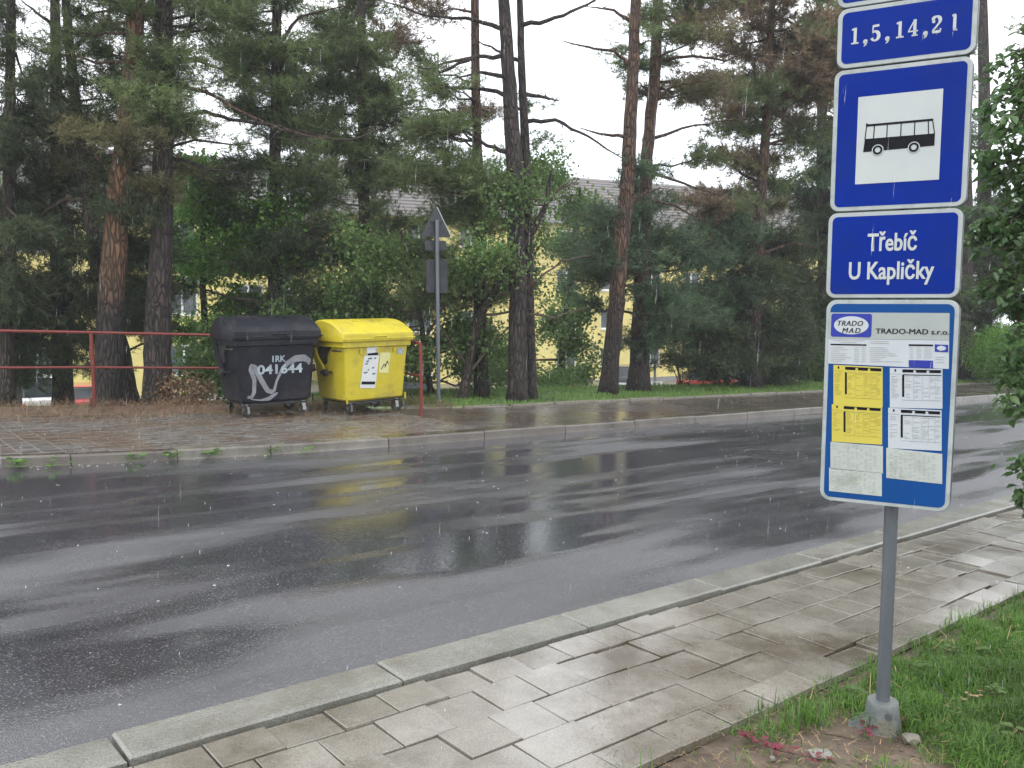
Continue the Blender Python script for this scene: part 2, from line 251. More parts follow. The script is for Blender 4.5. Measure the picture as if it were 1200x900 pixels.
# ------------------------------------------------------------------ mesh helpers
def finish(ob, parent=None, kind=None, label=None, cat=None, group=None):
    if parent is not None: ob.parent = parent
    if kind: ob['kind'] = kind
    if label: ob['label'] = label
    if cat: ob['category'] = cat
    if group: ob['group'] = group
    return ob
def empty(name, loc=(0, 0, 0), rz=0, **k):
    o = bpy.data.objects.new(name, None); COL.objects.link(o); o.location = tuple(loc); o.rotation_euler = (0, 0, rz); o.empty_display_size = .2
    return finish(o, **k)
class MB:
    def __init__(s): s.v = []; s.f = []
    def add(s, vs, fs):
        b = len(s.v); s.v += [tuple(map(float, v)) for v in vs]; s.f += [tuple(i + b for i in f) for f in fs]; return s
    def box(s, x0, x1, y0, y1, z0, z1, rot=None, piv=(0, 0, 0)):
        vs = [(x, y, z) for z in (z0, z1) for y in (y0, y1) for x in (x0, x1)]
        if rot is not None: vs = [tuple(rot @ (Vector(v) - Vector(piv)) + Vector(piv)) for v in vs]
        return s.add(vs, [(0, 2, 3, 1), (4, 5, 7, 6), (0, 1, 5, 4), (2, 6, 7, 3), (0, 4, 6, 2), (1, 3, 7, 5)])
    def cbox(s, x0, x1, y0, y1, z0, z1, c=.01, f=None):        # slab with chamfered top edges; f maps points
        vs = [(x0, y0, z0), (x1, y0, z0), (x1, y1, z0), (x0, y1, z0), (x0, y0, z1 - c), (x1, y0, z1 - c), (x1, y1, z1 - c), (x0, y1, z1 - c),
              (x0 + c, y0 + c, z1), (x1 - c, y0 + c, z1), (x1 - c, y1 - c, z1), (x0 + c, y1 - c, z1)]
        if f: vs = [f(*v) for v in vs]
        fs = [(3, 2, 1, 0), (8, 9, 10, 11)]
        for i in range(4):
            j = (i + 1) % 4; fs += [(i, j, 4 + j, 4 + i), (4 + i, 4 + j, 8 + j, 8 + i)]
        return s.add(vs, fs)
    def tube(s, pts, rad, seg=8, cap=True, wob=0):
        pts = [Vector(p) for p in pts]; n = len(pts); rad = [rad] * n if not hasattr(rad, '__len__') else rad
        t0 = (pts[1] - pts[0]).normalized(); a = t0.orthogonal().normalized(); rings = []
        for i, p in enumerate(pts):
            t = (pts[min(i + 1, n - 1)] - pts[max(i - 1, 0)]).normalized(); a = (a - t * a.dot(t)).normalized(); b = t.cross(a)
            rings.append([p + (a * math.cos(2 * math.pi * k / seg) + b * math.sin(2 * math.pi * k / seg)) * rad[i] * (1 + (rnd.uniform(-wob, wob) if wob else 0)) for k in range(seg)])
        vs = [v for r in rings for v in r]; fs = []
        for i in range(n - 1):
            for k in range(seg):
                l = (k + 1) % seg; fs.append((i * seg + k, i * seg + l, (i + 1) * seg + l, (i + 1) * seg + k))
        if cap: fs += [tuple(reversed(range(seg))), tuple((n - 1) * seg + k for k in range(seg))]
        return s.add(vs, fs)
    def lathe(s, prof, seg=24, c=(0, 0, 0), axis='z'):
        vs = []; n = len(prof)
        for r, z in prof:
            for k in range(seg):
                a = 2 * math.pi * k / seg; q = (r * math.cos(a), r * math.sin(a), z)
                if axis == 'x': q = (q[2], q[0], q[1])
                if axis == 'y': q = (q[0], q[2], q[1])
                vs.append((q[0] + c[0], q[1] + c[1], q[2] + c[2]))
        fs = [(i * seg + k, i * seg + (k + 1) % seg, (i + 1) * seg + (k + 1) % seg, (i + 1) * seg + k) for i in range(n - 1) for k in range(seg)]
        fs += [tuple(reversed(range(seg))), tuple((n - 1) * seg + k for k in range(seg))]
        return s.add(vs, fs)
    def loft(s, loops, cap=True):
        n = len(loops[0]); vs = [v for l in loops for v in l]
        fs = [(i * n + k, i * n + (k + 1) % n, (i + 1) * n + (k + 1) % n, (i + 1) * n + k) for i in range(len(loops) - 1) for k in range(n)]
        if cap: fs += [tuple(reversed(range(n))), tuple((len(loops) - 1) * n + k for k in range(n))]
        return s.add(vs, fs)
    def prism(s, poly, y0, y1):                # polygon in x,z extruded along y (y0 is the front)
        return s.loft([[(x, y0, z) for x, z in poly], [(x, y1, z) for x, z in poly]])
    def build(s, name, m, parent=None, smooth=False, bevel=0, **k):
        me = bpy.data.meshes.new(name); me.from_pydata(s.v, [], s.f); me.update()
        bm = bmesh.new(); bm.from_mesh(me); bmesh.ops.recalc_face_normals(bm, faces=bm.faces); bm.to_mesh(me); bm.free()
        me.materials.append(m); o = bpy.data.objects.new(name, me); COL.objects.link(o)
        if smooth:
            for p in me.polygons: p.use_smooth = True
            if smooth != 'all':
                try: me.set_sharp_from_angle(angle=R(38))
                except Exception: pass
        if bevel:
            b = o.modifiers.new('bevel', 'BEVEL'); b.width = bevel; b.segments = 2; b.limit_method = 'ANGLE'; b.angle_limit = R(40)
        return finish(o, parent, **k)
def rawmesh(name, V, F, m, parent=None, **k):    # numpy triangles / quads
    me = bpy.data.meshes.new(name); me.vertices.add(len(V)); me.vertices.foreach_set('co', np.asarray(V, 'f').ravel())
    c = F.shape[1]; me.loops.add(F.size); me.loops.foreach_set('vertex_index', F.astype('i').ravel())
    me.polygons.add(len(F)); me.polygons.foreach_set('loop_start', np.arange(0, F.size, c, dtype='i')); me.update(calc_edges=True)
    me.materials.append(m); o = bpy.data.objects.new(name, me); COL.objects.link(o); return finish(o, parent, **k)
def rrect(x0, x1, z0, z1, r, n=6):
    out = []
    for cx, cz, a0 in ((x1 - r, z1 - r, 0), (x0 + r, z1 - r, 90), (x0 + r, z0 + r, 180), (x1 - r, z0 + r, 270)):
        for i in range(n + 1):
            a = R(a0 + 90 * i / n); out.append((cx + r * math.cos(a), cz + r * math.sin(a)))
    return out
def dup(root, loc, rz=0, **k):
    r = root.copy(); COL.objects.link(r); r.location = loc; r.rotation_euler = (0, 0, rz); finish(r, **k)
    for ch in list(root.children):
        c = ch.copy(); COL.objects.link(c); c.parent = r
        for g in ch.children:
            d = g.copy(); COL.objects.link(d); d.parent = c
    return r
def text_mesh(name, body, m, parent, x, z, y, height, width=None, bold=.0, shear=0, space=1.0, depth=.0008, align='LEFT', roll=0, dbl=0):
    cu = bpy.data.curves.new(name, 'FONT'); cu.body = body; cu.size = 1; cu.offset = bold; cu.shear = shear; cu.space_character = space; cu.resolution_u = 3
    to = bpy.data.objects.new(name, cu); COL.objects.link(to); dg = bpy.context.evaluated_depsgraph_get(); dg.update()
    me = bpy.data.meshes.new_from_object(to.evaluated_get(dg)); bpy.data.objects.remove(to)
    co = np.zeros(len(me.vertices) * 3, 'f'); me.vertices.foreach_get('co', co); co = co.reshape(-1, 3)
    mn, mxx = co[:, :2].min(0), co[:, :2].max(0); capf = height; w0 = mxx[0] - mn[0]
    sx = (width / w0) if width else capf
    X = (co[:, 0] - mn[0]) * sx; Z = co[:, 1] * capf
    if align == 'CENTER': X -= (w0 * sx) / 2
    cr_, sr_ = math.cos(roll), math.sin(roll)
    out = np.stack([x + X * cr_ - Z * sr_, np.full(len(X), y), z + X * sr_ + Z * cr_], 1)
    me.vertices.foreach_set('co', out.astype('f').ravel()); me.update()
    if dbl:                                        # heavier strokes: copies shifted by a fraction of a millimetre
        bm = bmesh.new(); bm.from_mesh(me)
        for d_ in (dbl, dbl * 2):
            g_ = bmesh.ops.duplicate(bm, geom=[f for f in bm.faces if f.index < len(me.polygons)] )
            for v in g_['geom']:
                if isinstance(v, bmesh.types.BMVert): v.co.x += d_; v.co.y -= .0002 * (1 if d_ == dbl else 2)
            bm.faces.index_update()
        bm.to_mesh(me); bm.free()
    me.materials.clear(); me.materials.append(m); o = bpy.data.objects.new(name, me); COL.objects.link(o); o.parent = parent
    return o

# ------------------------------------------------------------------ ground, road, kerbs, pavements
def sheet(name, ss, nf, m, h=lambda s, n: 0.0, **k):       # grid in street coordinates; nf(s) gives the list of n
    rows = [nf(s) for s in ss]; c = len(rows[0]); V = [W3(s, n, h(s, n)) for s, r in zip(ss, rows) for n in r]
    F = [(i * c + j, (i + 1) * c + j, (i + 1) * c + j + 1, i * c + j + 1) for i in range(len(ss) - 1) for j in range(c - 1)]
    mb = MB(); mb.add(V, F); o = mb.build(name, m, smooth='all', **k)
    return o
S_LONG = sorted(set([-400, -200, -100, -60, -40, -30] + list(np.arange(-24, 40, 1.0)) + [44, 50, 60, 75, 100, 140, 200, 300, 400]))
def ground_n(s):
    pb = pav_back(s); bk = brink(s)
    return [pb + .02, pb + .3, pb + .7, pb + 1.2, pb + 1.9] + [bk + t for t in (0, 1, 2, 3, 4, 5, 6, 7, 8, 9, 10, 14, 22, 40, 70, 140, 400)]
gr = sheet('ground', S_LONG, ground_n, M['turf'], lambda s, n: terr(s, n) - .004, kind='structure')
sheet('near_ground', S_LONG, lambda s: [-300, -60, -10, -3, 0, .6, 1.2, PAV_E - .005], M['soil'], lambda s, n: -.035 if n > 1.7 else -.02, kind='structure')
road = sheet('road', S_LONG, lambda s: [KN_OUT - .08, 3.6, 4.5, 6, 7.5, 8.6, far_kerb(s) - .02], M['road'], lambda s, n: -.1, kind='structure')
# near footway: bedding, kerb stones, slabs
npv = sheet('near_footway', S_LONG, lambda s: [PAV_E - .03, 2.1, 2.5, KN_OUT - .06], M['dark'], lambda s, n: -.042, kind='structure')
jit = lambda a: rnd.uniform(-a, a)
def slab_piece(name, m, parent, s0, s1, n0, n1, thick, c, tilt=.003, extra=0):
    a, b_, cc = jit(tilt), jit(tilt), jit(tilt) + extra
    f = lambda x, y, z: W3(x, y, z + cc + a * (x - s0) / (s1 - s0) + b_ * (y - n0) / (n1 - n0))
    return MB().cbox(s0, s1, n0, n1, -thick, 0, c, f).build(name, m, parent)
k = -9
while True:
    s0 = .735 + k * 1.07; k += 1
    if s0 > 33: break
    slab_piece('kerb_stone', M['kerb'], npv, s0 + .004, s0 + 1.066, KN_IN, KN_OUT + jit(.004), .16, .010, .005, .018)
rows = [(2.85, 2.672), (2.664, 2.452), (2.444, 2.232), (2.224, 2.022), (2.014, PAV_E)]
for ri, (n1, n0) in enumerate(rows):
    s = -1.6 + ri * .37 % .24
    while s < 13.5:
        ln = (.232 if ri < 3 else .30) + jit(.006)
        slab_piece('paving_slab', M['slab'], npv, s + .003, s + ln - .003, n0 + jit(.003), n1 + jit(.003), .035, .0022, .0055)
        s += ln
mbs = MB()                                                   # beyond where slabs can be told apart
for ri, (n1, n0) in enumerate(rows):
    s = 13.6
    while s < 34:
        ln = .24; mbs.cbox(s + .003, s + ln, n0, n1, -.035, jit(.003), .004, lambda x, y, z: W3(x, y, z)); s += ln
mbs.build('distant_slabs', M['slab'], npv, kind='stuff')
# far footway
fpv = sheet('far_footway', S_LONG, lambda s: [far_kerb(s) + .2, (far_kerb(s) + pav_back(s)) / 2, pav_back(s)], M['farasph'], lambda s, n: -.006, kind='structure')
ks = -12.0
while ks < 60:
    L_ = 1.5 if ks > 3 else 1.0
    a, b_ = far_kerb(ks), far_kerb(ks + L_); dz = jit(.006); wd = .27 if ks > 2.9 else .16
    V = []
    g_ = .006
    for (s_, n_) in ((ks + g_, a), (ks + L_ - g_, b_)):
        V += [W3(s_, n_ - .01, -.14), W3(s_, n_, dz - .012), W3(s_, n_ + .014, dz + .008), W3(s_, n_ + wd, dz + .006), W3(s_, n_ + wd, -.14)]
    MB().add(V, [(0, 1, 6, 5), (1, 2, 7, 6), (2, 3, 8, 7), (3, 4, 9, 8), (0, 4, 3, 2, 1), (5, 6, 7, 8, 9)]).build('kerb_stone', M['kerbm'] if 2.9 < ks < 5.5 else M['kerbd'], fpv)
    ks += L_
# pavers of the far footway: courses run square to the street
cells = []
s = -6.0; ci = 0
while s < 7.2:
    n = far_kerb(s) + .18 + (.05 if ci % 2 else 0)
    while n < pav_back(s) - .1:
        cells.append((s, n)); n += .105
    s += .2; ci += 1
def vis(c): 
    p = W3(c[0] + .1, c[1], 0); return (abs(p[0] / p[1]) < .61, -p[1])
vc = sorted([c for c in cells if vis(c)[0]], key=lambda c: W3(c[0], c[1])[1]); parts = set(vc[:290]); mbs = MB()
for c in cells:
    z = jit(.0025); t1, t2 = jit(.003), jit(.003)
    args = (c[0] + .003, c[0] + .196, c[1], c[1] + .1, -.03, 0.0)
    f = lambda x, y, zz: W3(x, y, zz + z + t1 * (x - c[0]) * 5)
    if c in parts: MB().cbox(*args, .005, f).build('paver', M['brick'], fpv)
    else: mbs.cbox(*args, .005, f)
mbs.build('distant_pavers', M['brick'], fpv, kind='stuff')
# verge edging stones along the back of the far footway
s = 7.6
while s < 36:
    n = pav_back(s); ln = 1.0
    MB().cbox(s + .01, s + ln - .01, n - .03, n + .05, -.1, .035 + jit(.01), .01, lambda x, y, z: W3(x, y, z)).build('edging_stone', M['stone'], fpv); s += ln
# parking lot strip under the cars
sheet('parking_lot', [5, 12, 20, 35, 50, 70, 100], lambda s: [brink(s) + 11, 32, 36, 42, 48], M['lot'], lambda s, n: terr(s, n) + .01, kind='structure')
sheet('lot_left', [-40, -25, -10, 0, 4.9], lambda s: [brink(s) + 11, 32, 36, 42, 48], M['lot'], lambda s, n: terr(s, n) + .01, kind='structure')

# manhole
mp_ = gnd(905, 532, -.1); ms_, mn_ = sn(mp_[0], mp_[1])
e = empty('manhole_cover', W3(ms_, mn_, -.098), ROADANG, label='round iron manhole cover set in the wet road left of the timetable board', cat='manhole cover')
e.rotation_euler = (0, math.atan(-SLOPE), ROADANG)
mb = MB().lathe([(.44, -.02), (.44, .006), (.36, .010), (.355, -.004)], 40); mb.build('frame_ring', M['iron'], e, True)
mb = MB().lathe([(.345, -.02), (.345, .006), (.01, .007)], 40)
for i in range(-5, 6):
    for j in range(-5, 6):
        if i * i + j * j < 24: mb.box(i * .055 - .017, i * .055 + .017, j * .055 - .017, j * .055 + .017, .004, .011)
mb.build('lid', M['iron'], e)

# ------------------------------------------------------------------ bus stop sign
PB = np.array([1.42, 3.16]); AZ = math.atan2(PB[0], PB[1]); NR = np.array([math.sin(AZ), math.cos(AZ), 0]); UX = np.array([math.cos(AZ), -math.sin(AZ), 0])
PD = float(np.hypot(*PB)); PZ = gz(*PB) - .02
def sp(px, py):                                                # photograph -> sign plane (metres right of the pole, height)
    P = hit(px, py, NR * (PD - .05), NR); return float(P @ UX), float(P[2])
BS = empty('bus_stop_sign', (PB[0], PB[1], PZ), -AZ - R(4), label='grey bus stop pole with stacked blue plates and a timetable board, beside the near footway', cat='bus stop sign')
def lz(z): return z - PZ
MB().tube([(0.012, 0, .06), (0.012, 0, lz(1.0)), (0.0, 0, lz(2.9))], .0245, 24).build('pole', M['steel'], BS, True)
mb = MB().lathe([(.076, -.02), (.072, .015), (.064, .05), (.059, .085), (.057, .106), (.053, .111), (.03, .111)], 28, (.012, 0, 0))
bt = mb.build('pole_foot', M['boot'], BS, True)
MB().loft([[(-.03, -.055, .06), (-.03, .04, .06), (-.03, .05, -.02), (-.03, -.065, -.02)], [(-.07, -.045, .022), (-.07, .025, .022), (-.07, .035, -.02), (-.07, -.055, -.02)], [(-.105, -.035, .004), (-.105, .01, .004), (-.105, .02, -.02), (-.105, -.045, -.02)]]).build('foot_web', M['boot'], bt)
MB().lathe([(.013, 0), (.013, .012), (.006, .014)], 6, (.04, -.066, .075), 'y').build('bolt', M['edge'], bt)
YF = -.062                                                      # front plane of the plates
def plate(name, x0, x1, z0, z1, r, field, m_field, inset=.014, roll=0, square_top=False, **k):
    z0, z1 = lz(z0), lz(z1)
    p = MB().loft([[(x, YF + .0, z) for x, z in rrect(x0, x1, z0, z1, r)], [(x, YF + .004, z) for x, z in rrect(x0 - .002, x1 + .002, z0 - .002, z1 + .002, r)]]).build(name, M['rimw'], BS, **k)
    MB().loft([[(x, YF + .0042, z) for x, z in rrect(x0 - .001, x1 + .0035, z0 - .001, z1 + .001, r)], [(x, YF + .036, z) for x, z in rrect(x0 - .001, x1 + .006, z0 - .001, z1 + .001, r)]]).build('folded_edge', M['edge'], p, True)
    MB().prism(rrect(x0 + inset, x1 - inset, z0 + inset, z1 - inset, max(.004, r - inset)), YF - .0012, YF + .001).build('blue_field', m_field, p)
    for sx in (-.035, .045): MB().box(sx - .012, sx + .012, YF + .031, -.02, (z0 + z1) / 2 - .015, (z0 + z1) / 2 + .015).build('clamp', M['steel'], p)
    return p
p_up = plate('upper_line_plate', -.236, .214, 2.548, 2.77, .03, 0, M['blue'], label='blue plate cut off by the top edge of the view')
p_ln = plate('line_number_plate', -.232, .212, 2.334, 2.541, .034, 0, M['blue'], label='blue plate with the line numbers 1,5,14,21')
p_sq = plate('bus_symbol_plate', -.237, .206, 1.822, 2.325, .032, 0, M['blue'], label='square blue plate with a black bus on a white panel')
p_nm = plate('stop_name_plate', -.240, .200, 1.504, 1.813, .032, 0, M['blue'], inset=.013, label='blue plate reading the stop name Třebíč U Kapličky')
p_tb = plate('timetable_board', -.236, .204, .735, 1.494, .038, 0, M['bblue'], inset=.013, label='tall blue board with yellow and white timetables under a white heading')
YT = YF - .0026
# slab-serif numerals drawn as strokes
def stroke(mb, pts, w, y):                                      # ribbon, half widths w
    P = [Vector(p) for p in pts]; n = len(P); w = [w] * n if not hasattr(w, '__len__') else w; L_, R_ = [], []
    for i in range(n):
        t = (P[min(i + 1, n - 1)] - P[max(i - 1, 0)]).normalized(); q = Vector((-t.y, t.x)) * w[i]
        L_.append(P[i] + q); R_.append(P[i] - q)
    V = [(a.x, y, a.y) for a in L_] + [(a.x, y, a.y) for a in R_] + [(a.x, y + .001, a.y) for a in L_] + [(a.x, y + .001, a.y) for a in R_]
    F = []
    for i in range(n - 1):
        F += [(i, i + 1, n + i + 1, n + i), (i, 2 * n + i, 2 * n + i + 1, i + 1), (n + i, n + i + 1, 3 * n + i + 1, 3 * n + i)]
    mb.add(V, F)
def arc(cx, cz, rx, rz, a0, a1, n=14): return [(cx + rx * math.cos(R(a0 + (a1 - a0) * i / n)), cz + rz * math.sin(R(a0 + (a1 - a0) * i / n))) for i in range(n + 1)]
def glyph(ch):                                                  # strokes in a 0.62 x 1 box: (points, half widths)
    if ch == '1': return [([(.33, .03), (.33, .97)], .085), ([(.1, .045), (.56, .045)], .045), ([(.12, .86), (.3, .92)], .055)]
    if ch == '2': return [(arc(.3, .72, .22, .235, 170, -40, 14) + [(.3, .36), (.14, .2), (.1, .08)], [.07, .085, .09, .085, .07, .055, .06, .075, .09, .1, .1, .095, .085, .075, .06, .05, .05, .05]), ([(.08, .075), (.55, .075)], .075), ([(.53, .05), (.56, .25)], .04), (arc(.14, .68, .05, .05, 0, 360, 8), .05)]
    if ch == '5': return [([(.14, .5), (.14, .95)], .035), ([(.12, .91), (.52, .93)], .07), (arc(.27, .32, .24, .27, 125, -90, 14), [.035, .05, .06, .07, .08, .095, .1, .1, .1, .1, .095, .085, .07, .06, .05]), (arc(.27, .3, .2, .25, -90, -160, 6), [.05, .05, .055, .06, .07, .08, .08])]
    if ch == '4': return [([(.42, .03), (.42, .97)], .085), ([(.4, .95), (.05, .3)], .035), ([(.02, .29), (.62, .29)], .04), ([(.25, .04), (.6, .04)], .04)]
    if ch == ',': return [(arc(.12, .06, .07, .07, 0, 360, 10), .07), ([(.17, .04), (.14, -.12), (.02, -.22)], [.07, .05, .015])]
    if ch == 'l': return [([(.28, .12), (.28, .9)], .085), ([(.2, .06), (.45, .02)], .04), ([(.12, .86), (.32, .92)], .055), ([(.28, .16), (.32, .06), (.44, .03)], [.08, .06, .04])]
mb = MB()
num = [('1', 113), (',', 228), ('5', 285), (',', 410), ('1', 483), ('4', 592), (',', 725), ('2', 785), ('l', 938)]
for ch, X in num:                                               # positions measured on the plate
    zx = X; zy = 370 - (X - 113) * .118
    x, z = sp(980 + zx / 7.06, zy / 7.06); Hh = .058; x += .003
    for pts, w in glyph(ch):
        w = [q * Hh for q in w] if hasattr(w, '__len__') else w * Hh
        stroke(mb, [(x + a * Hh * .92, lz(z) + b * Hh) for a, b in pts], w, YT)
    mb.build('comma' if ch == ',' else 'numeral', M['white'], p_ln); mb = MB()
# white panel with the bus
zz = lambda X, Y: sp(940 + X / 2.727, Y / 2.727)
x0, z1 = zz(184, 311); x1, z0 = zz(441, 576)
MB().prism([(x0, lz(z0)), (x1, lz(z0)), (x1, lz(z1)), (x0, lz(z1))], YT, YT + .001).build('white_panel', M['white'], p_sq)
bw = x1 - x0; bx = lambda u: x0 + u * bw; bz = lambda v: lz(z0) + v * (z1 - z0)
yb = YT - .0012
mb = MB()
def quad(mb, pts, y=yb, t=.0008): mb.prism(pts, y, y + t)
quad(mb, [(bx(.085), bz(.365)), (bx(.93), bz(.38)), (bx(.93), bz(.515)), (bx(.10), bz(.515))])
quad(mb, [(bx(.115), bz(.68)), (bx(.905), bz(.68)), (bx(.90), bz(.655)), (bx(.12), bz(.655))])
for a, b_ in ((.115, .10), (.21, .205), (.365, .365), (.53, .53), (.69, .69), (.845, .855), (.895, .925)):
    quad(mb, [(bx(b_) - .0014, bz(.51)), (bx(b_) + .0018, bz(.51)), (bx(a) + .0018, bz(.66)), (bx(a) - .0014, bz(.66))])
quad(mb, [(bx(.105), bz(.69)), (bx(.13), bz(.69)), (bx(.125), bz(.65)), (bx(.11), bz(.65))])
mb.build('bus_silhouette', M['ink'], p_sq)
mb = MB(); mb2 = MB()
for u in (.262, .692):
    ww = [(bx(u) + .0195 * math.cos(a), bz(.378) + .0195 * math.sin(a)) for a in np.linspace(0, 2 * math.pi, 28, endpoint=False)]
    mb = MB(); mb2 = MB(); quad(mb, ww, yb - .001)
    stroke(mb2, arc(bx(u), bz(.378), .0128, .0128, 0, 360, 26), .0034, yb - .0024)
    mb.build('wheel_surround', M['white'], p_sq); mb2.build('wheel', M['ink'], p_sq)
# stop name
xa, za = zz(212, 802); xb, _ = zz(370, 800)
text_mesh('lettering', 'Třebíč', M['white'], p_nm, xa, lz(za), YT, .0885, xb - xa, .018, dbl=.0004)
xa, za = zz(152, 892); xb, _ = zz(424, 892)
text_mesh('lettering', 'U Kapličky', M['white'], p_nm, xa, lz(za), YT, .0885, xb - xa, .018, dbl=.0004)
# timetable board
tt = lambda X, Y: sp(940 + X / 3.105, 330 + Y / 3.105)
def tquad(name, pts, m, y=YT, mb=None):
    q = [(a, lz(b)) for a, b in (tt(*p) for p in pts)]
    if mb is not None: mb.prism(q, y, y + .0007); return
    return MB().prism(q, y, y + .001).build(name, m, p_tb)
tquad('heading_panel', [(104, 112), (541, 114), (539, 212), (101, 208)], M['head'])
lp = [tt(*q) for q in ((108, 200), (256, 204), (256, 117), (112, 115))]
lx0, lx1 = lp[0][0], lp[1][0]; lz0, lz1 = lz(lp[0][1]), lz(lp[2][1])
MB().prism(rrect(lx0, lx1, lz0, lz1, .008, 3), YT - .0012, YT).build('logo_panel', M['lblue'], p_tb)
MB().prism([((lx0 + lx1) / 2 + .0600 * math.cos(a), (lz0 + lz1) / 2 + .0335 * math.sin(a)) for a in np.linspace(0, 2 * math.pi, 36, endpoint=False)], YT - .0024, YT - .0012).build('logo_oval', M['paper'], p_tb)
a, b_ = tt(133, 160); text_mesh('logo_lettering', 'TRADO', M['ink'], p_tb, a, lz(b_), YT - .0032, .027, .088, 0, .22, 1.1, dbl=.0006)
a, b_ = tt(150, 186); text_mesh('logo_lettering', 'MAD', M['ink'], p_tb, a, lz(b_), YT - .0032, .027, .063, 0, .22, 1.25, dbl=.0006)
a, b_ = tt(272, 187); a2, _ = tt(546, 187); text_mesh('heading_lettering', 'TRADO-MAD s.r.o.', M['ink'], p_tb, a, lz(b_) - .001, YT - .0016, .0265, a2 - a - .007, 0, dbl=.0006)
tquad('notice_strip', [(101, 209), (539, 213), (538, 316), (98, 298)], M['paper'])
mb = MB(); mf = MB(); ml = MB(); my = MB()
Y1, Y2, Y3 = YT - .0012, YT - .0022, YT - .003
tquad('', [(107, 226), (239, 228), (239, 233), (107, 231)], None, Y1, mb); tquad('', [(393, 227), (481, 228), (481, 234), (393, 233)], None, Y1, mb)
tquad('', [(393, 284), (481, 286), (481, 314), (393, 309)], None, Y1, ml); tquad('', [(487, 227), (536, 229), (536, 256), (487, 254)], None, Y1, ml)
MB().prism([(tt(511, 241)[0] + .0145 * math.cos(a), lz(tt(511, 241)[1]) + .0085 * math.sin(a)) for a in np.linspace(0, 2 * math.pi, 20, endpoint=False)], Y2, Y1).build('small_logo_oval', M['paper'], p_tb)
for y_ in (212, 219): tquad('', [(118 + (y_ - 212) * 4, y_), (232 - (y_ - 212) * 4, y_ + 1), (232 - (y_ - 212) * 4, y_ + 3), (118 + (y_ - 212) * 4, y_ + 2)], None, Y1, mf)
for r_ in range(8):
    y_ = 238 + r_ * 7.2
    for (xs, xe) in ((108, 128 + rnd.randint(0, 60)), (195, 212), (222, 236), (252, 275 + rnd.randint(10, 100)), (396, 410), (420, 438), (448, 476)):
        if xs > 390 and y_ > 278: continue
        tquad('', [(xs, y_), (xe, y_ + .5), (xe, y_ + 2.4), (xs, y_ + 1.9)], None, Y1, mf)
for y_ in (215, 222): tquad('', [(252, y_), (320, y_ + .5), (320, y_ + 2.5), (252, y_ + 2)], None, Y1, mf)
for y_ in (272, 280, 290): tquad('', [(490, y_), (520, y_ + .5), (520, y_ + 2.5), (490, y_ + 2)], None, Y1, mf)
def timetable(x0, y0, x1, y1, dy, paper, label, faint, body_cols):
    # sheet with header bar, side bar and ruled columns; corners slant by dy
    f = lambda u, v: (x0 + (x1 - x0) * u, y0 + (y1 - y0) * v + dy * u)
    q = lambda u0, v0, u1, v1: [f(u0, v0), f(u1, v0), f(u1, v1), f(u0, v1)]
    s_ = tquad('timetable_sheet', q(0, 0, 1, 1), paper); s_['label'] = label
    if body_cols:
        for (a, b_) in ((.24, .45), (.5, .7), (.75, .97)):
            tquad('', q(a, .045, b_, .105), None, Y1, mb)
        tquad('', q(.24, .03, .98, .045), None, Y1, mb)
        tquad('', q(.235, .17, .275, .72), None, Y1, mb); tquad('', q(.09, .03, .12, .09), None, Y1, mb)
        for u in body_cols: tquad('', q(u, .17, u + .006, .8), None, Y1, faint)
        tquad('', q(.24, .155, .98, .175), None, Y1, mb if paper is M['paper'] else faint); tquad('', q(.0, .14, .2, .15), None, Y1, faint); tquad('', q(.24, .79, .98, .80), None, Y1, faint)
        for r_ in range(14):
            v = .2 + r_ * .04
            if v > .77: break
            for c_ in [.3] + [b + .02 for b in body_cols]:
                if rnd.random() < .65: tquad('', q(c_, v, min(c_ + rnd.uniform(.04, .13), .97), v + .012), None, Y1, faint)
            if rnd.random() < .8: tquad('', q(.03, v, .03 + rnd.uniform(.05, .15), v + .012), None, Y1, faint)
    else:
        for r_ in range(12):
            v = .08 + r_ * .072
            for c_ in np.arange(.06, .9, .085):
                if rnd.random() < .7: tquad('', q(c_, v, c_ + .05, v + .018), None, Y1, faint)
cols = [.45, .62, .75, .87]
timetable(118, 303, 298, 448, 8, M['ypaper'], 'upper yellow timetable for line 1', my, cols)
timetable(112, 440 + 6, 296, 582, 10, M['ypaper'], 'lower yellow timetable for line 14', my, cols)
timetable(324, 313, 515, 457, 3, M['paper'], 'upper white timetable for line 5', mf, cols)
timetable(318, 457.5, 512, 604, 8, M['paper'], 'lower white timetable for line 21', mf, cols)
timetable(107, 583, 299, 682, 14, M['paper2'], 'faded sheet under the yellow timetables', mf, None)
timetable(102, 677, 295, 762, 17, M['paper2'], 'faded sheet at the bottom left of the board', mf, None)
timetable(311, 603, 514, 712, 20, M['paper2'], 'faded sheet under the white timetables', mf, None)
mb.build('printed_bars', M['ink'], p_tb, kind='stuff'); mf.build('faint_print', M['faint'], p_tb, kind='stuff'); ml.build('printed_blue', M['lblue'], p_tb); my.build('faint_print', M['yprint'], p_tb, kind='stuff')

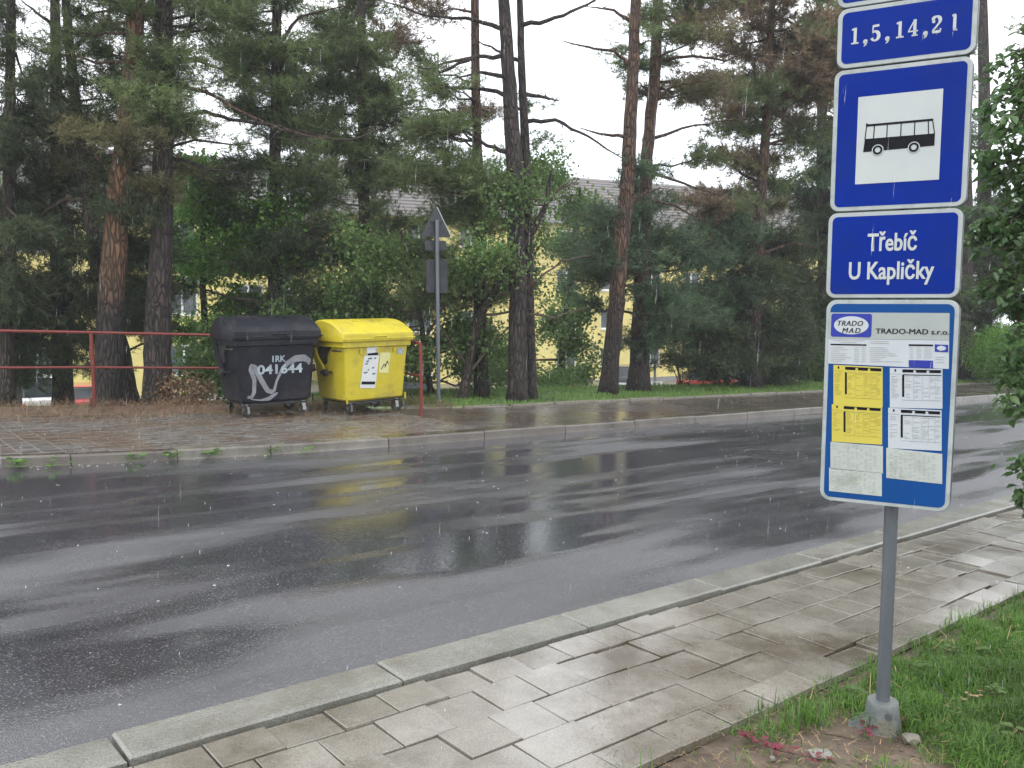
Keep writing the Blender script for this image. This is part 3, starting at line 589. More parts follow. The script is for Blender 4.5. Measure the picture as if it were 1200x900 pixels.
# ------------------------------------------------------------------ waste containers
BWID, BDEP = 1.28, 1.0
def fy(z): return .075 * max(0, (1.12 - z)) / .9                     # front wall leans in towards the bottom
def container(A, c, s, m, label, flip=0):
    rz = math.atan2(s, c); e = empty('waste_container', (A[0], A[1], gz(*A) ), rz, label=label, cat='waste container', group='wheeled waste containers behind the far kerb')
    e.location.z = gz(A[0] + .3, A[1] + .4)
    Wd, D = BWID, BDEP
    def loop(z, ix, iy, r):
        return [(x, y, z) for x, y in rrect(ix, Wd - ix, iy, D - iy, r, 5)]
    lv = [(.22, .14, .12, .1), (.25, .105, .085, .08), (.45, .095, .07, .07), (.8, .075, .05, .06), (1.04, .055, .032, .05), (1.05, .012, .0, .04), (1.13, .012, .0, .04), (1.132, .03, .02, .04)]
    body = MB().loft([loop(*q) for q in lv]).build('body', m, e, True, bevel=.008)
    # ribs on the front and the sides
    for x in (.33, .64, .95):
        MB().loft([[(x - .022, fy(z) + .002, z), (x + .022, fy(z) + .002, z), (x + .016, fy(z) - .006 + .01, z), (x - .016, fy(z) - .006 + .01, z)] for z in (.95, 1.03)]).build('rim_rib', m, body)
    prof = [(-.035, 1.135), (-.045, 1.16), (-.035, 1.255), (-.01, 1.275), (.08, 1.325), (.2, 1.385), (.33, 1.43), (.45, 1.455), (.58, 1.462), (.7, 1.45), (.82, 1.405), (.93, 1.32), (1.0, 1.22), (1.03, 1.135)]
    def lidloop(x, k, dz=0): return [(x, .5 + (y - .5) * k, 1.135 + (z - 1.135) * k + dz) for y, z in prof]
    lid = MB().loft([lidloop(-.02, .93), lidloop(0.0, .985), lidloop(.05, 1), lidloop(Wd - .05, 1), lidloop(Wd, .985), lidloop(Wd + .02, .93)]).build('lid', m, e, True)
    MB().box(-.03, Wd + .03, -.05, -.03, 1.165, 1.185).build('lid_lip', m, lid, bevel=.006)
    def on_lid(y):
        for (a, za), (b, zb) in zip(prof[3:], prof[4:]):
            if a <= y <= b: return za + (zb - za) * (y - a) / (b - a)
    for x in (.42, .9):
        MB().loft([[(x - .045, .3, on_lid(.3) + .002), (x + .045, .3, on_lid(.3) + .002), (x + .045, .3, on_lid(.3) + .02), (x - .045, .3, on_lid(.3) + .02)], [(x - .03, .42, on_lid(.42) - .005), (x + .03, .42, on_lid(.42) - .005), (x + .03, .42, on_lid(.42) + .012), (x - .03, .42, on_lid(.42) + .012)]]).build('lid_grip', m, lid)
    hg = MB().tube([(.54, -.045, 1.2), (.55, -.075, 1.215), (.73, -.075, 1.215), (.74, -.045, 1.2)], .012, 8).build('handle', m, lid, True)
    # lid side arms, dark hinge recess, trunnions
    for sx, sg in ((0.0, -1), (Wd, 1)):
        X = lambda d: sx + sg * d
        rec = [(.33, 1.12), (.80, 1.12), (.83, 1.02), (.80, .90), (.72, .80), (.63, .76), (.56, .80), (.55, .88), (.50, .96), (.42, 1.03)]
        xs = -.03
        MB().loft([[(X(-.07), y, z) for y, z in rec], [(X(-.03) if z > .9 else X(-.045), y, z) for y, z in rec]]).build('hinge_recess', M['rubber'], body)
        outer = [(.90, 1.14), (.90, 1.02), (.87, .90), (.80, .80), (.70, .71), (.655, .66)]
        inner = [(.80, 1.14), (.805, 1.03), (.775, .93), (.71, .845), (.62, .77), (.56, .70)]
        lp_ = outer + arc(.61, .66, .075, .075, 0, -180, 8)[1:] + list(reversed(inner))
        arm = MB().loft([[(X(-.045), y, z) for y, z in lp_], [(X(-.005), y, z) for y, z in lp_]]).build('lid_arm', m, e, True)
        MB().lathe([(.02, -.01), (.02, .012)], 12, (X(.0), .615, .655), 'x').build('pivot_bolt', M['rubber'], arm)
        MB().tube([(X(-.06), .42, .66), (X(.06), .42, .66)], .018, 10).build('trunnion_shaft', M['rubber'], body)
        MB().lathe([(.03, -.028), (.058, -.024), (.06, 0), (.058, .024), (.03, .028)], 16, (X(.055), .42, .66), 'x').build('trunnion', M['rubber'], body, True)
        MB().tube([(X(-.04), .60, .64), (X(.03), .56, .65), (X(.03), .42, .66)], .02, 8).build('lift_bracket', M['rubber'], body, True)
        MB().tube([(X(-.01), .06, 1.0), (X(.025), .09, 1.0), (X(.025), .26, 1.0), (X(-.01), .30, 1.0)], .013, 8).build('side_handle', M['rubber'], body, True)
        MB().box(sx + sg * -.1 - .008, sx + sg * -.1 + .008, .06, .09, .2, .3).build('corner_bracket', m, body)
    MB().box(.16, Wd - .16, .14, D - .14, .195, .225).build('chassis', M['rubber'], e)
    MB().tube([(.2, .1, .19), (Wd - .2, .1, .19)], .014, 6).build('axle_bar', M['rubber'], e)
    for i, (x, y, big) in enumerate(((.2, .17, 0), (Wd - .22, .17, 0), (.18, D - .2, 0), (Wd - .2, D - .2, 0))):
        cr_ = empty('castor', (x, y, 0)); cr_.parent = e; cr_.rotation_euler = (0, 0, (.5, -.25, .9, -.7)[i])
        MB().lathe([(.02, -.026), (.078, -.024), (.088, -.014), (.088, .014), (.078, .024), (.02, .026)], 22, (.02, 0, .088), 'y').build('tyre', M['rubber'], cr_, True)
        MB().lathe([(.028, -.03), (.03, 0), (.028, .03)], 12, (.02, 0, .088), 'y').build('hub', M['bright'], cr_, True)
        f = MB()
        for yy in (-.036, .033): f.prism([(-.03, .2), (.03, .2), (.04, .088), (.02, .07), (.002, .088)], yy, yy + .004)
        f.box(-.035, .035, -.036, .037, .198, .206); f.build('fork', M['bright'] if i < 2 else M['steel'], cr_)
        if i < 2: MB().box(.06, .1, -.012, .012, .1, .115, Matrix.Rotation(.5, 3, 'Y'), (.06, 0, .1)).build('brake_pedal', M['bright'], cr_)
    return e, body, lid
def onfront(e, px, py, A, c, s):
    P = hit(px, py, (A[0], A[1], 0), np.array([-s, c, 0])); q = P - np.array(e.location); return q[0] * c + q[1] * s, q[2]
BA, bc, bs_ = (-3.87, 11.88), .8, .6
b1, body1, lid1 = container(BA, bc, bs_, M['pblack'], 'black wheeled waste container with silver spray letter N and pale stencilled numbers on its front')
b1z = lambda X, Y: onfront(b1, 240 + X / 6.207, 355 + Y / 6.207, BA, bc, bs_)
mb = MB()
def gstroke(pts, w):
    P = []
    for i in range(len(pts) - 1):
        for k_ in range(5): t = k_ / 5; P.append((pts[i][0] * (1 - t) + pts[i + 1][0] * t, pts[i][1] * (1 - t) + pts[i + 1][1] * t))
    P.append(pts[-1]); n = len(P); ww = np.interp(np.linspace(0, 1, n), np.linspace(0, 1, len(w)), w)
    L_, R_ = [], []
    for i in range(n):
        t = (Vector(P[min(i + 1, n - 1)]) - Vector(P[max(i - 1, 0)])).normalized(); q = Vector((-t.y, t.x)) * ww[i]; p = Vector(P[i]); L_.append(p + q); R_.append(p - q)
    lf = lambda p, d: (p.x, fy(p.y) - d + .0, p.y)
    V = [lf(p, dgs) for p in L_] + [lf(p, dgs) for p in R_] ; F = [(i, i + 1, n + i + 1, n + i) for i in range(n - 1)]
    mb.add(V, F)
dgs = -.0225 + 0
def ffix():                                                        # true offset of the tapered front wall
    return None
FW = lambda z: float(np.interp(z, [.25, .45, .8, 1.04], [.085, .07, .05, .032]))
def gput(pts, w, target, d=.004):
    P = []
    for i in range(len(pts) - 1):
        for k_ in range(6): t = k_ / 6; P.append((pts[i][0] * (1 - t) + pts[i + 1][0] * t, pts[i][1] * (1 - t) + pts[i + 1][1] * t))
    P.append(pts[-1]); n = len(P); ww = np.interp(np.linspace(0, 1, n), np.linspace(0, 1, len(w)), w); L_, R_ = [], []
    for i in range(n):
        t = (Vector(P[min(i + 1, n - 1)]) - Vector(P[max(i - 1, 0)])).normalized(); q = Vector((-t.y, t.x)) * ww[i]; p = Vector(P[i]); L_.append(p + q); R_.append(p - q)
    V = [(p.x, FW(p.y) - d, p.y) for p in L_ + R_]; target.add(V, [(i, i + 1, n + i + 1, n + i) for i in range(n - 1)])
mb = MB()
K = [b1z(*q) for q in ((325, 690), (355, 690), (372, 655), (372, 560), (345, 490), (352, 462), (375, 475), (420, 560), (470, 640), (500, 650), (518, 640), (535, 570), (565, 500), (610, 440), (670, 405), (730, 400), (765, 420), (765, 450))]
gput(K, [.019, .024, .028, .030, .034, .037, .039, .037, .035, .031, .022, .017, .024, .036, .048, .050, .038, .010], mb)
gput([b1z(*q) for q in ((350, 705), (420, 712), (480, 700), (530, 665), (545, 655))], [.006, .012, .03, .022, .006], mb, .005)
mb.build('spray_graffiti', M['paint'], body1)
def stencil(body, txt, x0p, yp, x1p, hp):
    a, z = b1z(x0p, yp); b_, _ = b1z(x1p, yp); _, zt = b1z(x0p, yp - hp)
    o = text_mesh('stencil_lettering', txt, M['stencil'], body, a, z, 0, (zt - z) / .72, b_ - a, .03, 0, 1.0)
    for v in o.data.vertices: v.co.y = FW(v.co.z) - .006
stencil(body1, '1RK', 500, 430, 597, 45); stencil(body1, '041644', 392, 522, 722, 68)
YA, yc, ys = (-2.50, 12.62), .72, .694
b2_, body2, lid2 = container(YA, yc, ys, M['pyellow'], 'yellow wheeled waste container with white and pale stickers on its front')
b2z = lambda X, Y: onfront(b2_, 360 + X / 6.43, 360 + Y / 6.43, YA, yc, ys)
def sticker(name, pts, m, d=.004):
    P = [b2z(*q) for q in pts]; return MB().add([(x, FW(z) - d, z) for x, z in P] + [(x, FW(z) - d + .002, z) for x, z in P], [(0, 1, 2, 3), (4, 7, 6, 5), (0, 4, 5, 1), (1, 5, 6, 2), (2, 6, 7, 3), (3, 7, 4, 0)]).build(name, m, body2)
sticker('sticker', [(460, 288), (552, 288), (548, 368), (458, 368)], M['sticker'])
sticker('sticker', [(440, 368), (552, 368), (532, 612), (416, 612)], M['sticker'], .006)
sticker('sticker', [(562, 342), (638, 342), (628, 500), (556, 494)], M['sticker2']); sticker('sticker', [(692, 308), (738, 308), (734, 352), (690, 352)], M['stencil'])
sticker('printed_bar', [(464, 350), (545, 340), (545, 362), (464, 364)], M['ink'], .008); sticker('printed_bar', [(428, 562), (530, 562), (528, 584), (426, 584)], M['ink'], .008)
for q in ((450, 425, 470), (470, 385, 500), (515, 382, 532), (500, 455, 520), (440, 492, 470), (505, 500, 530), (458, 405, 478), (470, 470, 482)):
    sticker('printed_mark', [(q[0], q[1]), (q[2], q[1] - 5), (q[2] - 3, q[1] + 7), (q[0], q[1] + 10)], M['edge'], .008)
mb = MB(); gput([b2z(*q) for q in ((572, 470), (592, 430), (606, 440), (598, 455), (616, 405), (625, 430))], [.007] * 5, mb, .008); mb.build('printed_scrawl', M['ink'], body2)
mb = MB(); mb.box(-.018, -.0155, .30, .62, 1.29, 1.305); mb.box(-.018, -.0155, .33, .5, 1.31, 1.32); 

# ------------------------------------------------------------------ red railing
rp_ = [(-11.5, 9.7), (-9.6, 10.8), (-7.45, 12.2), (-6.38, 12.95), (-4.9, 13.65), (-3.0, 14.25), (-2.05, 14.5), (-1.43, 13.35)]
RL = empty('railing', (rp_[3][0], rp_[3][1], gz(*rp_[3])), label='red painted tube railing with two bars running behind the two waste containers', cat='railing')
o0 = Vector(RL.location)
def rel(x, y, h, gzp=True): return Vector((x, y, SLOPE * sn(x, y)[0] + h)) - o0
MB().tube([rel(x, y, 1.13) for x, y in rp_[:-1]] + [rel(-1.53, 13.54, 1.13), rel(-1.45, 13.39, 1.115), rel(-1.43, 13.35, 1.07)], .023, 10).build('top_rail', M['rail'], RL, True)
MB().tube([rel(x, y, .60) for x, y in rp_], .018, 10).build('middle_rail', M['rail'], RL, True)
for x, y in (rp_[0], rp_[1], rp_[3], rp_[5], rp_[6], rp_[7]):
    MB().tube([rel(x, y, -.1), rel(x, y, 1.115)], .03 if (x, y) != rp_[7] else .028, 10).build('post', M['rail'], RL, True)

# ------------------------------------------------------------------ traffic sign seen from behind
P = gnd(514, 474); gzs = gz(P[0], P[1])
TS = empty('traffic_sign', (P[0], P[1], gzs), R(28), label='back of a grey traffic sign with triangular plate, behind the yellow container', cat='traffic sign')
top = 1.5 - (246 - 350) / 1000 * P[1] - gzs
MB().tube([(0, 0, -.1), (0, 0, top - .2)], .035, 14).build('pole', M['steel'], TS, True)
MB().lathe([(.07, 0), (.06, .05), (.04, .06)], 14).build('pole_foot', M['boot'], TS, True)
tz = top - .52
tri = [(-.27, tz + .06), (-.25, tz + .03), (.25, tz + .03), (.27, tz + .06), (.02, tz + .53), (-.02, tz + .53)]
tp = MB().prism(tri, .045, .07).build('triangular_plate', M['alu'], TS)
MB().tube([(.28, .058, tz + .06), (.025, .058, tz + .54)], .012, 6).build('bright_rim', M['white'], tp, True)
rp2 = MB().prism(rrect(-.19, .21, tz - .93, tz - .36, .04, 3), .045, .07).build('rectangular_plate', M['alu'], TS)
MB().prism(rrect(-.2, .2, tz - .2, tz - .03, .02, 2), .0705, .085).build('small_plate', M['alu'], TS)
for z in (tz + .3, tz + .05, tz - .42, tz - .85): MB().box(-.1, .1, .03, .045, z - .02, z + .02).build('clamp', M['alu'], TS)

# ------------------------------------------------------------------ trees
def tris_needles(cen, dr, k_, L0, w):
    n = len(cen); C_ = np.repeat(cen, k_, 0); D_ = np.repeat(dr, k_, 0)
    d = D_ * .75 + rng.normal(size=C_.shape) * .62; d /= np.linalg.norm(d, axis=1)[:, None]
    st = C_ + D_ * rng.uniform(-.06, .08, (len(C_), 1)); L_ = L0 * rng.uniform(.6, 1.25, (len(C_), 1))
    side = np.cross(d, rng.normal(size=d.shape)); side /= np.linalg.norm(side, axis=1)[:, None] + 1e-9; side *= w
    V = np.empty((len(C_) * 3, 3)); V[0::3] = st - side; V[1::3] = st + side; V[2::3] = st + d * L_
    return V
def tris_leaves(cen, dr, k_, L0, w):
    n = len(cen); C_ = np.repeat(cen, k_, 0) + rng.normal(size=(n * k_, 3)) * L0 * 1.3
    d = rng.normal(size=C_.shape) + np.array([0, 0, -.5]); d /= np.linalg.norm(d, axis=1)[:, None]
    side = np.cross(d, rng.normal(size=d.shape) * .6 + np.array([0, 0, 1])); side /= np.linalg.norm(side, axis=1)[:, None] + 1e-9
    L_ = L0 * rng.uniform(.6, 1.3, (len(C_), 1)); side = side * L_ * w
    a, b, c, e_ = C_, C_ + d * L_ * .45 + side, C_ + d * L_, C_ + d * L_ * .45 - side
    V = np.empty((len(C_) * 6, 3)); V[0::6] = a; V[1::6] = b; V[2::6] = c; V[3::6] = a; V[4::6] = c; V[5::6] = e_
    return V
class Tree:
    def __init__(s, kind, path, wpx, depth, bark, label, cat, group, leaf=False, accept='', lean=0, first=None):
        s.kind, s.bark, s.label, s.cat, s.group, s.leaf, s.accept = kind, bark, label, cat, group, leaf, accept
        s.depth = depth; s.path = [at(px, py, depth + lean * (480 - py) / 480) for px, py in path]
        b0 = s.path[0]; b0[2] = gz(b0[0], b0[1]) - .08
        s.rad = [w / 2 / FPX * depth for w in wpx]; s.px = [p[0] for p in path]; s.py = [p[1] for p in path]
        s.pads = []; s.extra = []
    def trunk_at(s, z):
        zs = [p[2] for p in s.path]; i = 0
        z = min(max(z, zs[0] + .3), zs[-1] - .05)
        return np.array([np.interp(z, zs, [p[k_] for p in s.path]) for k_ in range(3)]), float(np.interp(z, zs, s.rad))
TREES = []
def T(*a, **k): t = Tree(*a, **k); TREES.append(t); return t
G1, G2 = 'tall trees along the far footway', 'small broadleaf trees behind the far footway'
T('pine_tree', [(125, 478), (129, 400), (137, 240), (148, 150), (158, 40), (163, -60), (168, -200), (172, -420)], [35, 31, 25, 20, 18, 16, 12, 5], 14.3, 'bark_or', 'thick pine with orange upper bark, second trunk right of the railing post', 'tree', G1, accept='GOgod')
T('pine_tree', [(184, 478), (185, 380), (190, 250), (193, 120), (192, 0), (190, -150), (188, -380)], [34, 29, 23, 20, 18, 14, 6], 14.5, 'bark', 'straight grey barked pine between the orange pine and the black container', 'tree', G1, accept='GgOo')
T('pine_tree', [(154, 478), (143, 410), (116, 330), (103, 240), (92, 150), (82, 60), (77, 0), (72, -160)], [20, 18, 14, 13, 12, 10, 9, 5], 15.0, 'bark_dk', 'slender dark pine leaning left between the two thick pines', 'tree', G1, accept='Ddt')
T('spruce_tree', [(8, 478), (10, 300), (12, 100), (14, -100), (14, -300)], [17, 15, 11, 7, 3], 14.6, 'bark_dk', 'dark conifer at the left edge of the view behind the railing', 'tree', G1, accept='Ddb')
T('spruce_tree', [(74, 476), (70, 300), (66, 120), (64, -60), (62, -260)], [22, 18, 13, 8, 3], 16.0, 'bark_dk', 'dark dense conifer left of the railing post', 'tree', G1, accept='Dd')
T('spruce_tree', [(-90, 478), (-90, 250), (-88, 0), (-86, -300)], [24, 18, 12, 3], 15.5, 'bark_dk', 'dark conifer beyond the left edge of the view', 'tree', G1, accept='Dd')
T('pine_tree', [(322, 476), (323, 350), (322, 200), (324, 60), (326, -80), (328, -330)], [19, 17, 14, 11, 9, 4], 17.0, 'bark_dk', 'dark pine standing right behind the black container', 'tree', G1, accept='DdGg')
T('pine_tree', [(432, 474), (430, 350), (426, 200), (424, 60), (422, -80), (420, -330)], [17, 15, 12, 10, 8, 4], 18.5, 'bark_dk', 'green pine standing behind the yellow container', 'tree', G1, accept='GgDr')
T('pine_tree', [(565, 472), (562, 350), (559, 170), (557, 60), (556, -40), (555, -300)], [17, 14, 11, 10, 9, 4], 16.3, 'bark_red', 'thin reddish pine just left of the pair of joined trunks', 'tree', G1, accept='Ggtr')
T('pine_tree', [(606, 473), (607, 350), (603, 200), (597, 100), (590, 0), (584, -150), (580, -400)], [23, 21, 19, 16, 13, 10, 4], 15.8, 'bark', 'tall thick pine, left one of the pair of joined trunks', 'tree', G1, accept='gt')
T('pine_tree', [(622, 471), (619, 350), (617, 200), (612, 100), (609, 0), (606, -180)], [15, 14, 11, 9, 7, 4], 16.3, 'bark', 'slimmer pine, right one of the pair of joined trunks', 'tree', G1, accept='gt')
T('pine_tree', [(712, 463), (721, 370), (729, 280), (736, 200), (742, 80), (745, 0), (750, -200), (752, -400)], [21, 19, 18, 17, 13, 12, 9, 3], 18.1, 'bark_red', 'reddish pine leaning slightly right, left of two before the yellow house', 'tree', G1, accept='gtG')
T('pine_tree', [(748, 460), (752, 350), (757, 200), (766, 100), (772, 0), (778, -200)], [26, 20, 14, 13, 11, 5], 19.1, 'bark_red', 'pine with brown dying needles, right of two before the yellow house', 'tree', G1, accept='RrBbt')
T('pine_tree', [(880, 456), (882, 350), (893, 220), (900, 120), (905, 0), (910, -200)], [24, 19, 12, 9, 7, 4], 21.6, 'bark_red', 'pine with brown and dark branches left of the bus stop sign', 'tree', G1, accept='RrDdBb')
T('spruce_tree', [(968, 452), (966, 300), (962, 100), (960, -60), (958, -250)], [18, 15, 10, 6, 3], 25.5, 'bark_dk', 'tall blue green conifer partly behind the bus stop sign', 'tree', G1, accept='BDdb')
T('pine_tree', [(1130, 446), (1131, 300), (1130, 100), (1128, -100), (1127, -250)], [21, 17, 13, 8, 4], 28.5, 'bark', 'left one of two far trunks right of the bus stop sign', 'tree', G1, accept='hHt')
T('pine_tree', [(1153, 445), (1154, 300), (1153, 100), (1150, -100), (1150, -250)], [19, 16, 12, 8, 4], 29.5, 'bark', 'right one of two far trunks right of the bus stop sign', 'tree', G1, accept='hHt')
T('pine_tree', [(1260, 444), (1262, 300), (1263, 100), (1264, -200)], [19, 16, 12, 4], 31, 'bark', 'far pine beyond the right edge of the view', 'tree', G1, accept='hHt')
T('broadleaf_tree', [(236, 476), (240, 380), (236, 300), (244, 220), (250, 190)], [9, 8, 7, 5, 3], 17.5, 'bark_dk', 'bright green broadleaf tree between the straight pine and the black container', 'tree', G2, leaf=True, accept='Ll')
T('broadleaf_tree', [(506, 474), (500, 430), (494, 380), (480, 320), (470, 270)], [8, 7, 6, 5, 3], 16.6, 'bark_dk', 'small leafy tree with thin dark stems beside the traffic sign', 'tree', G2, leaf=True, accept='Ee')
T('broadleaf_tree', [(541, 474), (549, 430), (560, 375), (592, 320), (622, 275), (640, 240), (646, 200)], [13, 11, 10, 9, 8, 6, 3], 15.9, 'bark_dk', 'crooked small tree bending right in front of the joined pines', 'tree', G2, leaf=True, accept='Ff')
T('broadleaf_tree', [(655, 460), (660, 400), (668, 330), (676, 270), (680, 220)], [9, 8, 7, 5, 3], 23.5, 'bark_dk', 'leafy tree between the joined pines and the leaning pine', 'tree', G2, leaf=True, accept='Cc')
T('broadleaf_tree', [(940, 454), (938, 410), (934, 360), (930, 320)], [8, 7, 5, 3], 26, 'bark_dk', 'pale green leafy tree left of the timetable board', 'tree', G2, leaf=True, accept='Kk')
T('broadleaf_tree', [(20, 470), (18, 380), (16, 280), (16, 200)], [9, 8, 6, 3], 27, 'bark_dk', 'pale green tree before the left house roof', 'tree', G2, leaf=True, accept='Zz')
# which foliage shows where: one character per 60 px cell, x from -120, y from -300
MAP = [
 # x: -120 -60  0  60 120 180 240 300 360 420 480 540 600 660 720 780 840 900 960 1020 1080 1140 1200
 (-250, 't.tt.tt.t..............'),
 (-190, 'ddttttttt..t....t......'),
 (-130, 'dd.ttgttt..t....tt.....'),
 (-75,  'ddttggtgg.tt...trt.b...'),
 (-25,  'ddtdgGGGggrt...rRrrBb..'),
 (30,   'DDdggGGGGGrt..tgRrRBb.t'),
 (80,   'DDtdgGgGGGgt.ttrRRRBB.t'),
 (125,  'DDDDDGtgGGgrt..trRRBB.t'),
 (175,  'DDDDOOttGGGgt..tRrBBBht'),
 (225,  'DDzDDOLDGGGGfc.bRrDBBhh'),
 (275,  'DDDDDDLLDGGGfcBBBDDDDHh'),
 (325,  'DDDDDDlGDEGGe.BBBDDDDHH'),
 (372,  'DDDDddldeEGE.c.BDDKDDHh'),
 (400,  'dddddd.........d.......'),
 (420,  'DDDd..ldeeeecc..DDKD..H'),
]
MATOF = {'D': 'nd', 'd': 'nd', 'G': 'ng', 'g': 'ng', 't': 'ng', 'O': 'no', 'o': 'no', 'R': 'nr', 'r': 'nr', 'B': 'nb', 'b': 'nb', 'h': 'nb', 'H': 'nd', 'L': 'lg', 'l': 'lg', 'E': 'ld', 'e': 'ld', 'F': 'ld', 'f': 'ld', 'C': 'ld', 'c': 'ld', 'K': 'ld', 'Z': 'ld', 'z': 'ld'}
for y0, line in MAP:
    for i, ch in enumerate(line):
        if ch == '.': continue
        x0 = -150 + 60 * i - 0
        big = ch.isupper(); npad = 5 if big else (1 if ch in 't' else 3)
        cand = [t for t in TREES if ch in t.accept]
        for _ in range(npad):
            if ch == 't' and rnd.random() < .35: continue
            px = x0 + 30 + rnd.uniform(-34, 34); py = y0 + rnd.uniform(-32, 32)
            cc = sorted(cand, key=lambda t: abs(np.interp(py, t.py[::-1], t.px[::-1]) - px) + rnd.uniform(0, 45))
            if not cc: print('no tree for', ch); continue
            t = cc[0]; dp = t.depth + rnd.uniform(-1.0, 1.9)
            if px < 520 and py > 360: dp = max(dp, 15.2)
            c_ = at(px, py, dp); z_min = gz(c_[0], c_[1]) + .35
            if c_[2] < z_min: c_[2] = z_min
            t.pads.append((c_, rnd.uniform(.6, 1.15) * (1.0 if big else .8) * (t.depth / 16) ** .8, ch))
LIMBS = {0: [[(164, 92), (200, 98), (240, 108), (280, 130), (330, 152), (385, 163)], [(140, 215), (110, 180), (85, 160)]],
 1: [[(193, 182), (215, 187), (250, 199), (288, 206)], [(194, 138), (240, 131), (280, 142), (330, 148), (370, 170)], [(193, 75), (225, 68), (265, 85)]],
 2: [[(104, 235), (78, 234), (50, 250), (22, 272)], [(90, 130), (60, 100), (20, 112)], [(80, 45), (50, 20), (25, 0)], [(82, 60), (120, 30), (135, 10)]],
 6: [[(322, 95), (300, 70), (270, 62)], [(323, 150), (360, 158), (410, 165), (450, 150)], [(323, 60), (350, 20), (400, 8)]],
 8: [[(559, 150), (520, 130), (480, 128)], [(560, 215), (530, 222), (480, 212)]],
 9: [[(597, 112), (565, 104), (520, 102), (495, 98)], [(594, 66), (560, 67), (515, 84), (490, 78)], [(592, 34), (560, 24), (500, 18), (450, 2)], [(600, 182), (570, 170), (540, 150), (515, 140)], [(596, 90), (560, 85), (530, 92)]],
 10: [[(617, 142), (650, 141), (690, 160), (732, 187)], [(612, 30), (650, 22), (690, 5), (715, -10)], [(612, 110), (640, 114), (655, 118)], [(614, 75), (590, 62), (560, 48)]],
 11: [[(742, 80), (720, 60), (690, 55), (660, 48)], [(739, 160), (710, 158), (680, 150)], [(734, 240), (760, 225), (775, 220)], [(744, 30), (720, 12), (690, 8)]],
 12: [[(768, 75), (800, 65), (850, 70), (880, 60)], [(764, 120), (790, 100), (830, 95)], [(760, 165), (800, 150), (860, 140)], [(757, 200), (800, 215), (850, 230)], [(755, 235), (790, 240), (830, 262)]],
 13: [[(897, 170), (930, 160), (965, 165)], [(893, 215), (850, 190), (820, 170)], [(900, 110), (860, 95), (830, 100)], [(884, 300), (930, 285), (960, 290)]],
 20: [[(592, 322), (570, 290), (560, 250)], [(575, 350), (620, 335), (660, 305), (690, 300)], [(622, 278), (600, 240), (596, 205)], [(560, 372), (600, 365), (650, 372), (690, 360)], [(640, 240), (655, 222), (675, 214)], [(549, 430), (520, 390), (505, 350)], [(545, 445), (580, 400), (600, 380)]],
 19: [[(500, 430), (480, 400), (470, 380)], [(496, 400), (520, 360), (525, 320)], [(488, 350), (450, 320), (440, 290)]]}
for ti, ls in LIMBS.items():
    for l in ls:
        t = TREES[ti]; dd_ = rnd.uniform(-.4, .4); t.extra.append([at(px, py, t.depth + (480 - py) / 480 * 0 + dd_ * k_ / max(1, len(l) - 1)) for k_, (px, py) in enumerate(l)])
ntot = 0
